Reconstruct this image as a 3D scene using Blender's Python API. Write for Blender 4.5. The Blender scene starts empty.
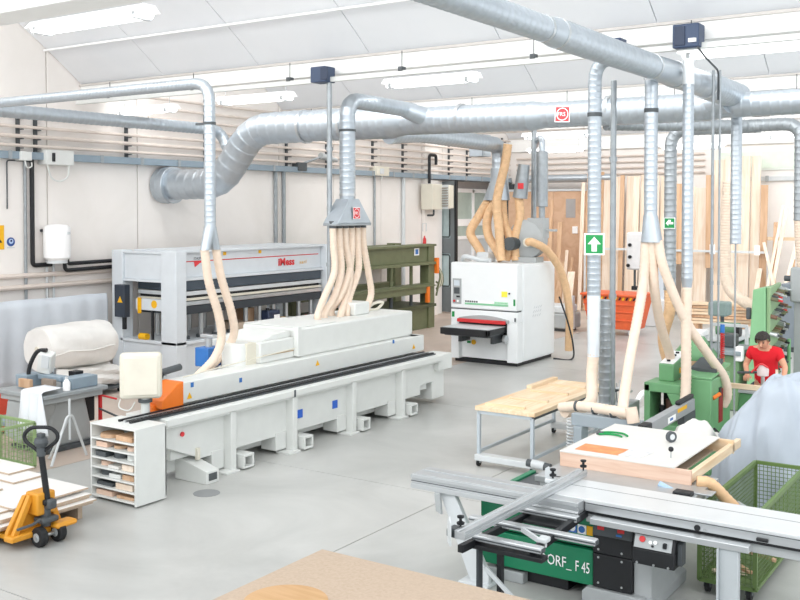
import bpy, bmesh, math, random
from mathutils import Vector, Matrix
random.seed(7)
SC = bpy.context.scene
COL = SC.collection
R = math.radians
# ---------------------------------------------------------------- camera
cd = bpy.data.cameras.new('camera'); cam = bpy.data.objects.new('camera', cd); COL.objects.link(cam)
cd.sensor_width = 36.0; cd.lens = 990/800*36.0
cd.shift_y = -(300-(209+990*math.tan(R(1.5))))/800
cd.clip_start = 0.05; cd.clip_end = 200
cam.location = (0, 0, 3.4); cam.rotation_euler = (R(88.5), 0, R(33.7))
SC.camera = cam
# ---------------------------------------------------------------- light
W = bpy.data.worlds.new('overcast_sky'); SC.world = W; W.use_nodes = True
bg = W.node_tree.nodes['Background']; bg.inputs[0].default_value = (0.93, 0.97, 1.0, 1); bg.inputs[1].default_value = 1.35
SKY_X0, SKY_X1 = -16.5, 5.0
BEAMS = [7.0, 13.3, 19.6, 25.9]
for i, yb in enumerate([0.7] + BEAMS):
    ld = bpy.data.lights.new('skylight_daylight', 'AREA'); ld.shape = 'RECTANGLE'
    ld.size = SKY_X1-SKY_X0; ld.size_y = 1.9; ld.energy = 430; ld.color = (1.0, 0.985, 0.96)
    lo = bpy.data.objects.new('skylight_daylight', ld); COL.objects.link(lo)
    lo.location = ((SKY_X0+SKY_X1)/2, yb+0.42, 7.2); lo.rotation_euler = (R(90-38), 0, 0)
SC.view_settings.view_transform = 'Standard'; SC.view_settings.look = 'None'
SC.view_settings.exposure = 0.30; SC.view_settings.gamma = 1.0; SC.view_settings.use_curve_mapping = False
try:
    SC.cycles.use_denoising = True; SC.cycles.max_bounces = 8; SC.cycles.diffuse_bounces = 5; SC.cycles.sample_clamp_indirect = 6
except Exception: pass
# ---------------------------------------------------------------- materials
def hexc(h, k=1.0):
    h = h.lstrip('#'); o = []
    for i in (0, 2, 4):
        s = int(h[i:i+2], 16)/255
        o.append((s/12.92 if s <= .04045 else ((s+.055)/1.055)**2.4)*k)
    return o
MATS = {}
def M(name, col, rough=.5, metal=0., var=.05, scale=5., bump=0., bscale=80., emit=0., stretch=(1, 1, 1), alpha=1., trans=0., rnd=0., dirt=None):
    if name in MATS: return MATS[name]
    m = bpy.data.materials.new(name); m.use_nodes = True; nt = m.node_tree; N = nt.nodes; L = nt.links
    b = N['Principled BSDF']; c = hexc(col)
    tc = N.new('ShaderNodeTexCoord'); mp = N.new('ShaderNodeMapping'); mp.inputs['Scale'].default_value = stretch
    L.new(tc.outputs['Object'], mp.inputs[0])
    nz = N.new('ShaderNodeTexNoise'); nz.inputs['Scale'].default_value = scale; nz.inputs['Detail'].default_value = 5
    L.new(mp.outputs[0], nz.inputs['Vector'])
    rp = N.new('ShaderNodeValToRGB'); rp.color_ramp.elements[0].position = .3; rp.color_ramp.elements[1].position = .7
    lo = hexc(dirt) if dirt else [x*(1-var) for x in c]
    rp.color_ramp.elements[0].color = (*lo, 1); rp.color_ramp.elements[1].color = (*[min(1, x*(1+var*.6)) for x in c], 1)
    L.new(nz.outputs[0], rp.inputs[0]); out = rp.outputs[0]
    if rnd:
        oi = N.new('ShaderNodeObjectInfo'); hs = N.new('ShaderNodeHueSaturation')
        mr = N.new('ShaderNodeMapRange'); mr.inputs[3].default_value = 1-rnd; mr.inputs[4].default_value = 1+rnd*.5
        L.new(oi.outputs['Random'], mr.inputs[0]); L.new(mr.outputs[0], hs.inputs['Value']); L.new(out, hs.inputs['Color']); out = hs.outputs[0]
    L.new(out, b.inputs['Base Color'])
    b.inputs['Roughness'].default_value = rough; b.inputs['Metallic'].default_value = metal
    if bump:
        n2 = N.new('ShaderNodeTexNoise'); n2.inputs['Scale'].default_value = bscale; n2.inputs['Detail'].default_value = 3
        L.new(mp.outputs[0], n2.inputs['Vector'])
        bp = N.new('ShaderNodeBump'); bp.inputs['Strength'].default_value = bump; bp.inputs['Distance'].default_value = .02
        L.new(n2.outputs[0], bp.inputs['Height']); L.new(bp.outputs[0], b.inputs['Normal'])
    if emit:
        b.inputs['Emission Color'].default_value = (*c, 1); b.inputs['Emission Strength'].default_value = emit
    if trans: b.inputs['Transmission Weight'].default_value = trans
    if alpha < 1: b.inputs['Alpha'].default_value = alpha
    MATS[name] = m; return m
sander_white = M('sander_white_paint', '#edf0f1', .4, var=.02)
white = M('white_paint', '#dcdedb', .4, var=.03)
press_white = M('press_white_paint', '#d6dce1', .4, var=.03)
cream = M('cream_plastic', '#dcd7c8', .5, var=.03)
grey = M('grey_paint', '#a9adae', .45, var=.05)
lgrey = M('light_grey_paint', '#cfd3d5', .42, var=.04)
dgrey = M('dark_grey_paint', '#4c5154', .5, var=.08)
bluegrey = M('blue_grey_paint', '#8a9aa6', .45, var=.07)
black = M('black_paint', '#15171b', .5, var=.2)
rubber = M('black_rubber', '#1c1d1f', .75, var=.15)
steel = M('bright_steel', '#c4c7c9', .3, .85, var=.08)
alu = M('anodised_aluminium', '#c6c9cb', .33, .65, var=.04, scale=3, stretch=(1, 8, 8))
galv = M('galvanised_sheet', '#b9c1c8', .38, .7, var=.06, scale=9)
galvd = M('galvanised_dull', '#a3a9ad', .45, .6, var=.12, scale=9)
olive = M('olive_green_paint', '#6b7152', .5, var=.1)
green = M('machine_green_paint', '#6fa374', .45, var=.08)
dgreen = M('deep_green_paint', '#0f7a54', .4, var=.05)
mgreen = M('mesh_green_paint', '#637c44', .5, var=.1)
orange = M('orange_paint', '#ee7a22', .45, var=.06)
binorange = M('bin_orange_paint', '#e2663a', .5, var=.1)
yellow = M('yellow_paint', '#d9962a', .45, var=.1)
signyellow = M('sign_yellow', '#f2b712', .5, var=.03)
red = M('red_paint', '#cc2b2e', .45, var=.06)
shirt = M('red_cotton', '#e01828', .85, var=.08, bump=.2)
blue = M('blue_paint', '#2f6fb8', .45, var=.06)
signwhite = M('sign_white', '#fafafa', .5, var=.01)
signgreen = M('sign_green', '#14904a', .5, var=.03)
signred = M('sign_red', '#de3a40', .5, var=.05)
hose = M('beige_hose', '#e8d4c1', .55, var=.06, scale=12)
hose_d = M('amber_hose', '#dfb88e', .5, var=.1, scale=12)
tarp = M('grey_tarpaulin', '#b0b9c4', .6, var=.06, scale=3)
curtain = M('grey_curtain', '#ccd2d9', .7, var=.05, scale=3)
cloth = M('white_cloth', '#e2e5ea', .8, var=.05)
wrapm = M('foam_wrap', '#e8e6e2', .5, var=.06, scale=4, bump=.3, bscale=9)
skin = M('skin', '#d9a184', .6, var=.05)
hair = M('dark_hair', '#3b3532', .8, var=.3, scale=60, bump=.6, bscale=120)
jeans = M('dark_trousers', '#3c4350', .85, var=.1)
pipe_p = M('wall_pipe_paint', '#d9cdc4', .5, var=.04)
tubel = M('tube_light', '#ffffff', .4, emit=3.2)
glassp = M('pane_glass', '#b9c6be', .08, var=.12, scale=2.5)
def wood(name, a, b_, grain=(14, 14, .8), rough=.6, rnd=.12, planks=None):
    m = bpy.data.materials.new(name); m.use_nodes = True; nt = m.node_tree; N = nt.nodes; L = nt.links
    bs = N['Principled BSDF']; bs.inputs['Roughness'].default_value = rough
    tc = N.new('ShaderNodeTexCoord'); mp = N.new('ShaderNodeMapping'); mp.inputs['Scale'].default_value = grain
    oi = N.new('ShaderNodeObjectInfo'); ml = N.new('ShaderNodeVectorMath'); ml.operation = 'ADD'
    mu = N.new('ShaderNodeMath'); mu.operation = 'MULTIPLY'; mu.inputs[1].default_value = 37
    L.new(oi.outputs['Random'], mu.inputs[0]); L.new(tc.outputs['Object'], ml.inputs[0]); L.new(mu.outputs[0], ml.inputs[1])
    L.new(ml.outputs[0], mp.inputs[0])
    nz = N.new('ShaderNodeTexNoise'); nz.inputs['Scale'].default_value = 1; nz.inputs['Detail'].default_value = 6; nz.inputs['Distortion'].default_value = .6
    L.new(mp.outputs[0], nz.inputs['Vector'])
    rp = N.new('ShaderNodeValToRGB'); rp.color_ramp.elements[0].position = .32; rp.color_ramp.elements[1].position = .62
    rp.color_ramp.elements[0].color = (*hexc(b_), 1); rp.color_ramp.elements[1].color = (*hexc(a), 1)
    L.new(nz.outputs[0], rp.inputs[0])
    hs = N.new('ShaderNodeHueSaturation'); mr = N.new('ShaderNodeMapRange'); mr.inputs[3].default_value = 1-rnd; mr.inputs[4].default_value = 1+rnd*.3
    L.new(oi.outputs['Random'], mr.inputs[0]); L.new(mr.outputs[0], hs.inputs['Value']); L.new(rp.outputs[0], hs.inputs['Color'])
    L.new(hs.outputs[0], bs.inputs['Base Color']); MATS[name] = m; return m
pine = wood('pine_wood', '#f2e2d1', '#e8d0b8')
pinex = wood('pine_wood_lengthwise', '#f1dcc0', '#e4c49e', grain=(1, 14, 14))
piney = wood('pine_wood_deepwise', '#f0dabd', '#e2c097', grain=(14, 1, 14))
tanwood = wood('tan_wood', '#d6b291', '#c39b78')
mdf = wood('brown_fibreboard', '#d8b496', '#caa283', grain=(3, 3, 3), rnd=.03)
chip = wood('chipboard', '#bfab97', '#b5a08b', grain=(40, 40, 40), rnd=.02)
disc_m = wood('plywood_disc', '#c9a277', '#bf9769', grain=(2, 20, 20), rnd=.02)
pinkwood = wood('pinkish_edge_wood', '#e3c6b2', '#d6b19a', grain=(2, 20, 20), rnd=.02)
laminate = M('white_laminate', '#dcdad5', .45, var=.03)
# concrete floor, wall, ceiling
def concrete(name, a, b_, rough, sc=.5):
    m = bpy.data.materials.new(name); m.use_nodes = True; nt = m.node_tree; N = nt.nodes; L = nt.links
    bs = N['Principled BSDF']; tc = N.new('ShaderNodeTexCoord')
    n1 = N.new('ShaderNodeTexNoise'); n1.inputs['Scale'].default_value = sc; n1.inputs['Detail'].default_value = 8; n1.inputs['Roughness'].default_value = .62; n1.inputs['Distortion'].default_value = .7
    L.new(tc.outputs['Object'], n1.inputs['Vector'])
    rp = N.new('ShaderNodeValToRGB'); rp.color_ramp.elements[0].position = .3; rp.color_ramp.elements[1].position = .66
    rp.color_ramp.elements[0].color = (*hexc(b_), 1); rp.color_ramp.elements[1].color = (*hexc(a), 1)
    L.new(n1.outputs[0], rp.inputs[0]); L.new(rp.outputs[0], bs.inputs['Base Color'])
    mr = N.new('ShaderNodeMapRange'); mr.inputs[3].default_value = rough-.08; mr.inputs[4].default_value = rough+.12
    L.new(n1.outputs[0], mr.inputs[0]); L.new(mr.outputs[0], bs.inputs['Roughness'])
    MATS[name] = m; return m
floor_m = concrete('polished_concrete', '#c5c5c2', '#a8a9a6', .32)
dusty_m = concrete('dusty_concrete', '#c9b8ab', '#b5a89e', .5)
joint_m = concrete('joint_filler', '#8f8f8b', '#7d7d79', .8, 3)
wall_m = concrete('wall_panel_paint', '#f0ebe7', '#e9e4df', .7, .8)
ceil_m = concrete('ceiling_paint', '#e7e9ec', '#e1e4e8', .75, .4)
beam_m = concrete('beam_paint', '#f6f6f4', '#f1f1ef', .6, .6)
# ---------------------------------------------------------------- mesh builder
BASE = {}
class MB:
    def __init__(s): s.v = []; s.f = []; s.X = None
    def add(s, vs, fs):
        o = len(s.v)
        s.v += [(s.X @ Vector(p)) if s.X else Vector(p) for p in vs]
        s.f += [[i+o for i in q] for q in fs]; return s
    def box(s, a, b):
        x0, y0, z0 = a; x1, y1, z1 = b
        return s.add([(x0, y0, z0), (x1, y0, z0), (x1, y1, z0), (x0, y1, z0), (x0, y0, z1), (x1, y0, z1), (x1, y1, z1), (x0, y1, z1)],
                     [(0, 3, 2, 1), (4, 5, 6, 7), (0, 1, 5, 4), (1, 2, 6, 5), (2, 3, 7, 6), (3, 0, 4, 7)])
    def obox(s, c, size, rot=(0, 0, 0)):
        from mathutils import Euler
        m = Matrix.Translation(c) @ Euler([R(a) for a in rot]).to_matrix().to_4x4()
        h = [k/2 for k in size]
        vs = [m @ Vector((sx*h[0], sy*h[1], sz*h[2])) for sz in (-1, 1) for sx, sy in ((-1, -1), (1, -1), (1, 1), (-1, 1))]
        return s.add(vs, [(0, 3, 2, 1), (4, 5, 6, 7), (0, 1, 5, 4), (1, 2, 6, 5), (2, 3, 7, 6), (3, 0, 4, 7)])
    def bar(s, p, q, w, h, upv=(0, 0, 1)):
        p = Vector(p); q = Vector(q); d = (q-p).normalized(); u = Vector(upv)
        if abs(d.dot(u)) > .98: u = Vector((0, 1, 0))
        sd = d.cross(u).normalized(); u = sd.cross(d)
        vs = []
        for e in (p, q):
            for a, b in ((-1, -1), (1, -1), (1, 1), (-1, 1)): vs.append(e+sd*a*w/2+u*b*h/2)
        return s.add(vs, [(0, 1, 2, 3), (7, 6, 5, 4), (0, 4, 5, 1), (1, 5, 6, 2), (2, 6, 7, 3), (3, 7, 4, 0)])
    def tube(s, pts, r, n=10, caps=True):
        pts = [Vector(p) for p in pts]; k = len(pts)
        rs = r if isinstance(r, (list, tuple)) else [r]*k
        t = [(pts[min(i+1, k-1)]-pts[max(i-1, 0)]).normalized() for i in range(k)]
        u = t[0].orthogonal().normalized(); vs = []
        for i in range(k):
            if i:
                ax = t[i-1].cross(t[i])
                if ax.length > 1e-7: u = Matrix.Rotation(t[i-1].angle(t[i]), 3, ax.normalized()) @ u
            w = t[i].cross(u)
            for j in range(n):
                a = 2*math.pi*j/n; vs.append(pts[i]+(u*math.cos(a)+w*math.sin(a))*rs[i])
        fs = [(i*n+j, i*n+(j+1) % n, (i+1)*n+(j+1) % n, (i+1)*n+j) for i in range(k-1) for j in range(n)]
        if caps: fs += [list(range(n))[::-1], [(k-1)*n+j for j in range(n)]]
        return s.add(vs, fs)
    def cyl(s, p, q, r, r1=None, n=16): return s.tube([p, q], [r, r if r1 is None else r1], n)
    def lathe(s, prof, o=(0, 0, 0), axis=(0, 0, 1), n=20):
        a = Vector(axis).normalized(); return s.tube_prof([(Vector(o)+a*h, r) for r, h in prof], a, n)
    def tube_prof(s, pr, a, n):
        u = a.orthogonal().normalized(); w = a.cross(u); vs = []
        for p, r in pr:
            for j in range(n):
                t = 2*math.pi*j/n; vs.append(p+(u*math.cos(t)+w*math.sin(t))*max(r, 1e-4))
        k = len(pr)
        fs = [(i*n+j, i*n+(j+1) % n, (i+1)*n+(j+1) % n, (i+1)*n+j) for i in range(k-1) for j in range(n)]
        fs += [list(range(n))[::-1], [(k-1)*n+j for j in range(n)]]
        return s.add(vs, fs)
    def prism(s, poly, vec):
        k = len(poly); v = Vector(vec); vs = [Vector(p) for p in poly]+[Vector(p)+v for p in poly]
        fs = [list(range(k))[::-1], [k+i for i in range(k)]]+[(i, (i+1) % k, k+(i+1) % k, k+i) for i in range(k)]
        return s.add(vs, fs)
    def loft(s, A, B):
        k = len(A); fs = [list(range(k))[::-1], [k+i for i in range(k)]]+[(i, (i+1) % k, k+(i+1) % k, k+i) for i in range(k)]
        return s.add(list(A)+list(B), fs)
    def grid(s, fn, nu, nv, thick=0):
        vs = [Vector(fn(i/nu, j/nv)) for i in range(nu+1) for j in range(nv+1)]; w = nv+1
        fs = [(i*w+j, (i+1)*w+j, (i+1)*w+j+1, i*w+j+1) for i in range(nu) for j in range(nv)]
        return s.add(vs, fs)
    def obj(s, name, mat, parent=None, bevel=0., smooth=True, solid=0., subsurf=0, label=None, recalc=True, seg=2):
        if parent is not None: b = BASE[parent.name]
        else:
            xs = [p.x for p in s.v]; ys = [p.y for p in s.v]; b = Vector(((min(xs)+max(xs))/2, (min(ys)+max(ys))/2, min(p.z for p in s.v)))
        me = bpy.data.meshes.new(name); me.from_pydata([p-b for p in s.v], [], s.f)
        if recalc:
            bm = bmesh.new(); bm.from_mesh(me); bmesh.ops.recalc_face_normals(bm, faces=bm.faces); bm.to_mesh(me); bm.free()
        if smooth:
            me.polygons.foreach_set('use_smooth', [True]*len(me.polygons)); me.set_sharp_from_angle(angle=R(38))
        me.materials.append(mat); o = bpy.data.objects.new(name, me); COL.objects.link(o)
        if parent is not None: o.parent = parent
        else: o.location = b
        BASE[o.name] = b
        if solid: m = o.modifiers.new('s', 'SOLIDIFY'); m.thickness = solid; m.offset = 0
        if bevel: m = o.modifiers.new('b', 'BEVEL'); m.width = bevel; m.segments = seg; m.limit_method = 'ANGLE'; m.angle_limit = R(40)
        if subsurf: m = o.modifiers.new('ss', 'SUBSURF'); m.levels = subsurf; m.render_levels = subsurf
        if label: o['label'] = label
        return o
def tag(o, label, cat, group=None):
    o['label'] = label; o['category'] = cat
    if group: o['group'] = group
    return o
def struct(o): o['kind'] = 'structure'; return o
def thing(name, label, cat, loc, group=None):
    o = bpy.data.objects.new(name, None); COL.objects.link(o); o.location = loc; o.empty_display_size = .1
    BASE[o.name] = Vector(loc); return tag(o, label, cat, group)
def sthing(name, loc=(0, 0, 0)):
    o = bpy.data.objects.new(name, None); COL.objects.link(o); o.location = loc; BASE[o.name] = Vector(loc); return struct(o)
def B(name, a, b, mat, parent=None, bevel=.006, **k): return MB().box(a, b).obj(name, mat, parent, bevel, **k)
def OB(name, c, s, rot, mat, parent=None, bevel=.006, **k): return MB().obox(c, s, rot).obj(name, mat, parent, bevel, **k)
def C(name, p, q, r, mat, parent=None, r1=None, n=16, bevel=0, **k): return MB().cyl(p, q, r, r1, n).obj(name, mat, parent, bevel, **k)
def T(name, pts, r, mat, parent=None, n=8, **k): return MB().tube(pts, r, n).obj(name, mat, parent, **k)
def spl(P, n=8):
    P = [Vector(p) for p in P]; P = [P[0]*2-P[1]]+P+[P[-1]*2-P[-2]]; o = []
    for i in range(1, len(P)-2):
        a, b, c, d = P[i-1:i+3]
        for k in range(n):
            t = k/n; o.append(.5*((2*b)+(c-a)*t+(2*a-5*b+4*c-d)*t*t+(3*b-a-3*c+d)*t**3))
    return o+[P[-2]]
def fillet(P, rad, n=7):
    P = [Vector(p) for p in P]; o = [P[0]]
    for i in range(1, len(P)-1):
        a = (P[i-1]-P[i]); b = (P[i+1]-P[i]); r = min(rad, a.length*.49, b.length*.49)
        p, q = P[i]+a.normalized()*r, P[i]+b.normalized()*r
        for k in range(n+1):
            t = k/n; o.append(p*(1-t)**2+P[i]*2*t*(1-t)+q*t*t)
    return o+[P[-1]]
def resample(P, offs):
    d = [0]
    for i in range(1, len(P)): d.append(d[-1]+(P[i]-P[i-1]).length)
    o = []; i = 0
    for t in offs:
        t = min(t, d[-1])
        while i < len(P)-2 and d[i+1] < t: i += 1
        L = d[i+1]-d[i]; o.append(P[i].lerp(P[i+1], (t-d[i])/L if L > 1e-9 else 0))
    return o
def plen(P): return sum((P[i]-P[i-1]).length for i in range(1, len(P)))
def duct(mb, P, r0, r1=None, pitch=.13, amp=.006, n=20):
    P = [Vector(p) for p in P]; L = plen(P); r1 = r0 if r1 is None else r1; offs = [0]; rr = [r0]; k = max(1, int(L/pitch))
    for i in range(k):
        s = L*i/k; w = L/k
        for f, a in ((.02, 0), (.70, 0), (.80, amp), (.90, amp), (.99, 0)):
            offs.append(s+w*f); rr.append(r0+(r1-r0)*(s+w*f)/L+a)
    return mb.tube(resample(P, offs), rr, n)
def hosemb(mb, P, r, pitch=.05, n=10, sm=True):
    P = spl(P, 10) if sm else [Vector(p) for p in P]; L = plen(P); k = max(4, int(L/pitch)); offs = []; rr = []
    for i in range(k):
        for f, a in ((0, 0), (.35, .07), (.65, .07)):
            offs.append(L*(i+f)/k); rr.append(r*(1+a))
    offs.append(L); rr.append(r)
    return mb.tube(resample(P, offs), rr, n)
def textmesh(s, size, extrude=.0015, bold=0):
    cu = bpy.data.curves.new('txt', 'FONT'); cu.body = s; cu.size = size; cu.extrude = extrude; cu.resolution_u = 2; cu.offset = bold
    o = bpy.data.objects.new('txt', cu); COL.objects.link(o)
    dg = bpy.context.evaluated_depsgraph_get(); me = bpy.data.meshes.new_from_object(o.evaluated_get(dg))
    bpy.data.objects.remove(o); bpy.data.curves.remove(cu); return me
def text(s, size, org, ux, uy, mat, parent, name='lettering', sx=1.0, bold=0):
    me = textmesh(s, size, bold=bold); ux = Vector(ux).normalized(); uy = Vector(uy).normalized(); uz = ux.cross(uy)
    b = BASE[parent.name]; org = Vector(org)
    for v in me.vertices: v.co = org+ux*v.co.x*sx+uy*v.co.y+uz*v.co.z-b
    me.materials.clear(); me.materials.append(mat); me.name = name
    o = bpy.data.objects.new(name, me); COL.objects.link(o); o.parent = parent; BASE[o.name] = b; return o
def copy_tree(o, parent=None):
    c = o.copy(); COL.objects.link(c); c.parent = parent; BASE[c.name] = BASE[o.name]
    for ch in list(o.children): copy_tree(ch, c)
    return c
ORD = ['first', 'second', 'third', 'fourth', 'fifth', 'sixth', 'seventh', 'eighth', 'ninth', 'tenth', 'eleventh', 'twelfth', 'thirteenth', 'fourteenth', 'fifteenth', 'sixteenth']
# ================================================================ the setting
WX = -16.75; YF = 32.3
fl = struct(MB().box((-19.5, -3, -.35), (7, 33, -.03)).obj('floor', joint_m, smooth=False))
jx = [-19.5, -15.95, -10.95, -5.95, -.95, 4.05, 7]; jy = [-3, .6, 5.31, 10.01, 14.71, 19.4, 24.1, 28.8, 33]
for i in range(len(jx)-1):
    for j in range(len(jy)-1):
        g = .006
        MB().box((jx[i]+g, jy[j]+g, -.03), (jx[i+1]-g, jy[j+1]-g, 0)).obj('floor_slab', dusty_m if jx[i+1] < -10 and jy[j] > 5 else floor_m, fl, smooth=False)
# left wall: base leaf and concrete panels with open joints
wl = struct(MB().box((WX-.3, 3, 0), (WX-.06, 27.6, 9)).obj('wall_left', joint_m, smooth=False))
wy = [3, 5.3, 7.7, 10.1, 12.49, 14.8, 17.2, 19.5, 21.8, 24.1, 26.35, 27.6]
for a, b in zip(wy, wy[1:]): B('wall_panel', (WX-.07, a+.012, 0), (WX, b-.012, 8.95), wall_m, wl, .008)
B('pilaster', (WX, 26.35, 0), (WX+.12, 27.15, 5.9), wall_m, wl, .01)
B('lintel', (WX-.3, 27.6, 4.42), (WX, 32.3, 9), wall_m, wl, 0)
B('door_track', (WX-.02, 26.6, 4.32), (WX+.16, 32.2, 4.48), dgrey, wl, .01)
# back wall
wb = struct(MB().box((-19.5, YF, 0), (3, YF+.2, 9)).obj('wall_back', wall_m, smooth=False))
B('wall_beam', (-16.7, YF-.14, 5.45), (3, YF, 5.75), beam_m, wb)
B('wall_ledge', (-9, YF-.1, 4.28), (3, YF, 4.42), lgrey, wb)
for k in range(9): B('ledge_rib', (-8.6+k*.9, YF-.16, 4.26), (-8.5+k*.9, YF-.1, 4.44), grey, wb)
wn = struct(MB().box((-9.2, YF-.06, 4.62), (2.5, YF-.005, 5.25)).obj('window_1', M('window_frame', '#e6ebe4', .5), smooth=False))
for k in range(9): B('pane', (-9.1+k*1.28, YF-.075, 4.68), (-9.1+k*1.28+1.2, YF-.05, 5.2), M('pale_green_pane', '#dce8da', .15, var=.06), wn, 0)
# outside the gateway: facade of the neighbouring hall
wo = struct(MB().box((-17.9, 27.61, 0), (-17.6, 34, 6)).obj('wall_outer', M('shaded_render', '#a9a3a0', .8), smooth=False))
# glazed white door in that facade
gd = sthing('door_2', (-17.6, 30.9, 0))
gx = -17.6
def gbar(y0, y1, z0, z1, n='frame'): B(n, (gx, y0, z0), (gx+.1, y1, z1), signwhite, gd, .008)
Y0_, Y1_ = 29.6, 32.28
gbar(Y0_, Y0_+.14, 0, 4.1); gbar(Y1_-.14, Y1_, 0, 4.1); gbar(30.92, 31.07, 0, 4.1); gbar(Y0_, Y1_, 3.98, 4.12); gbar(Y0_, Y1_, 2.8, 3.05); gbar(Y0_, Y1_, 2.33, 2.45); gbar(Y0_, Y1_, 0, .12)
for (a, b) in ((Y0_+.14, 30.92), (31.07, Y1_-.14)):
    for (c_, d_) in ((3.05, 3.98), (2.45, 2.8), (.12, 2.33)): B('pane', (gx+.03, a, c_), (gx+.06, b, d_), glassp if c_ > 1.9 else lgrey, gd, 0)
# folding gate leaf standing open at the end of the wall
fd = sthing('door_1', (-16.6, 27.7, 0))
FY = 27.66; leafm = M('gate_leaf_paint', '#6f7679', .5, var=.05)
fx0, fx1 = -17.02, -16.3
def fbox(x0, x1, z0, z1, n='leaf_rail', d=.035): B(n, (x0, FY-d, z0), (x1, FY+d, z1), leafm, fd, .008)
fbox(fx0, fx0+.1, .05, 4.3, 'leaf_stile'); fbox(fx1-.16, fx1, .05, 4.3, 'leaf_stile', .05)
for z0, z1 in ((.05, .85), (1.95, 2.45), (3.55, 4.3)): fbox(fx0+.1, fx1-.16, z0, z1)
for z0, z1 in ((.85, 1.95), (2.45, 3.55)):
    B('leaf_window', (fx0+.1, FY-.01, z0), (fx1-.16, FY+.01, z1), M('gate_glass', '#b4c6c8', .1, var=.08), fd, 0)
    T('window_seal', [(fx0+.13, FY-.03, z0+.1), (fx0+.16, FY-.03, z0+.04), (fx1-.22, FY-.03, z0+.04), (fx1-.19, FY-.03, z0+.1), (fx1-.19, FY-.03, z1-.1), (fx1-.22, FY-.03, z1-.04), (fx0+.16, FY-.03, z1-.04), (fx0+.13, FY-.03, z1-.1), (fx0+.13, FY-.03, z0+.1)], .018, black, fd, 6)
B('leaf_edge', (fx1, FY-.06, .03), (fx1+.07, FY+.06, 4.34), black, fd, .01)
# second leaf folded against the far jamb
f2 = sthing('door_3', (-16.7, 32.0, 0))
B('leaf', (-16.98, 32.08, .05), (-16.45, 32.2, 4.3), dgrey, f2, .01); B('leaf_edge', (-16.45, 32.05, .05), (-16.38, 32.22, 4.3), black, f2)
# ---------------------------------------------------------------- saw-tooth ceiling
ce = sthing('ceiling', (-6, 16, 5.66))
prof = [(0, 5.93), (.45, 6.27), (.95, 6.62), (1.5, 6.98), (2.2, 7.36), (3.2, 7.78), (4.4, 8.1), (5.7, 8.3)]
for yb in BEAMS+[32.2]:
    B('gutter_beam', (-16.75, yb, 5.66), (5, yb+.5, 5.93), beam_m, ce, .012)
    B('beam_lip', (-16.75, yb-.035, 5.905), (5, yb, 5.945), M('lip_grey', '#c9c4bf', .6), ce, 0)
    xs = [-16.74+2.42*k for k in range(10)]
    for a, b in zip(xs, xs[1:]):
        pts = [(a+.008, yb+.05-d, z) for d, z in prof]+[(a+.008, yb+.05-d, z+.14) for d, z in prof[::-1]]
        MB().prism(pts, (b-a-.016, 0, 0)).obj('roof_slab', ceil_m, ce)
for yb in BEAMS:   # glazing bars of the skylights
    for k in range(10): B('skylight_mullion', (-16.7+2.4*k, yb+.5, 5.93), (-16.62+2.4*k, yb+.56, 8.3), beam_m, ce, 0)
    B('skylight_rail', (-16.7, yb+.5, 8.2), (5, yb+.58, 8.32), beam_m, ce, 0)
# ================================================================ extraction ducts
DY = 15.5
t = thing('main_duct', 'large spiral extraction duct rising from the left wall and crossing the hall', 'duct', (-12.5, DY, 4.7))
# run inside the wall flange, lift, then along the hall
p = [(-16.7, DY, 3.93), (-14.95, DY, 3.95), (-14.0, DY, 5.06), (-12.6, DY, 5.06)]
duct(MB(), [(-16.7, DY, 3.93), (-16.35, DY, 3.93)], .40, .40, .12, .01, 24).obj('wall_flange', galv, t)
duct(MB(), fillet(p, .42, 6), .325, .32, .24, .008, 28).obj('rising_bend', galv, t)
duct(MB(), [(-12.65, DY, 5.06), (-10.5, DY, 5.04)], .31, .31, .16, .005, 24).obj('duct_length', galv, t)
MB().cyl((-10.5, DY, 5.04), (-10.2, DY, 5.03), .315, .25, 24).obj('reducer', galv, t)
duct(MB(), [(-10.2, DY, 5.03), (-7.6, DY, 5.0)], .25, .25, .15, .005, 24).obj('duct_length', galv, t)
MB().cyl((-7.6, DY, 5.0), (-7.35, DY, 5.0), .255, .22, 24).obj('reducer', galv, t)
duct(MB(), [(-7.35, DY, 5.0), (-4.6, DY, 4.99)], .22, .22, .14, .005, 24).obj('duct_length', galv, t)
MB().cyl((-4.6, DY, 4.99), (-4.3, DY, 4.99), .225, .19, 24).obj('reducer', galv, t)
duct(MB(), [(-4.3, DY, 4.99), (.5, DY, 5.0)], .19, .19, .14, .005, 24).obj('duct_length', galv, t)
for x, r in ((-15.6, .352), (-14.9, .352), (-13.3, .345), (-12.6, .33), (-11.6, .32), (-9.0, .26), (-6.2, .23), (-3.0, .2)):
    if x > -13.2: MB().cyl((x-.03, DY, 5.04), (x+.03, DY, 5.04), r, r, 24).obj('clamp_band', steel, t)
# red logo plate on the duct
def logo(c, ux, uy, w, parent, name='logo_plate'):
    ux = Vector(ux).normalized(); uy = Vector(uy).normalized(); n = ux.cross(uy); c = Vector(c)
    q = lambda a, b, d: c+ux*a*w+uy*b*w+n*d
    pl = MB().prism([q(-.5, -.5, 0), q(.5, -.5, 0), q(.5, .5, 0), q(-.5, .5, 0)], n*.004).obj(name, signwhite, parent)
    MB().prism([q(-.45, -.45, .004), q(.45, -.45, .004), q(.45, .45, .004), q(-.45, .45, .004)], n*.003).obj('red_field', signred, pl)
    ring = [q(.4*math.cos(a), .4*math.sin(a), .0075) for a in [k*math.pi/12 for k in range(24)]]
    ring2 = [q(.35*math.cos(a), .35*math.sin(a), .0075) for a in [k*math.pi/12 for k in range(24)]]
    MB().add(ring+ring2, [(k, (k+1) % 24, 24+(k+1) % 24, 24+k) for k in range(24)]).obj('ring', signwhite, pl)
    text('FRS', w*.36, q(-.33, -.12, .008), ux, uy, signwhite, pl)
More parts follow.
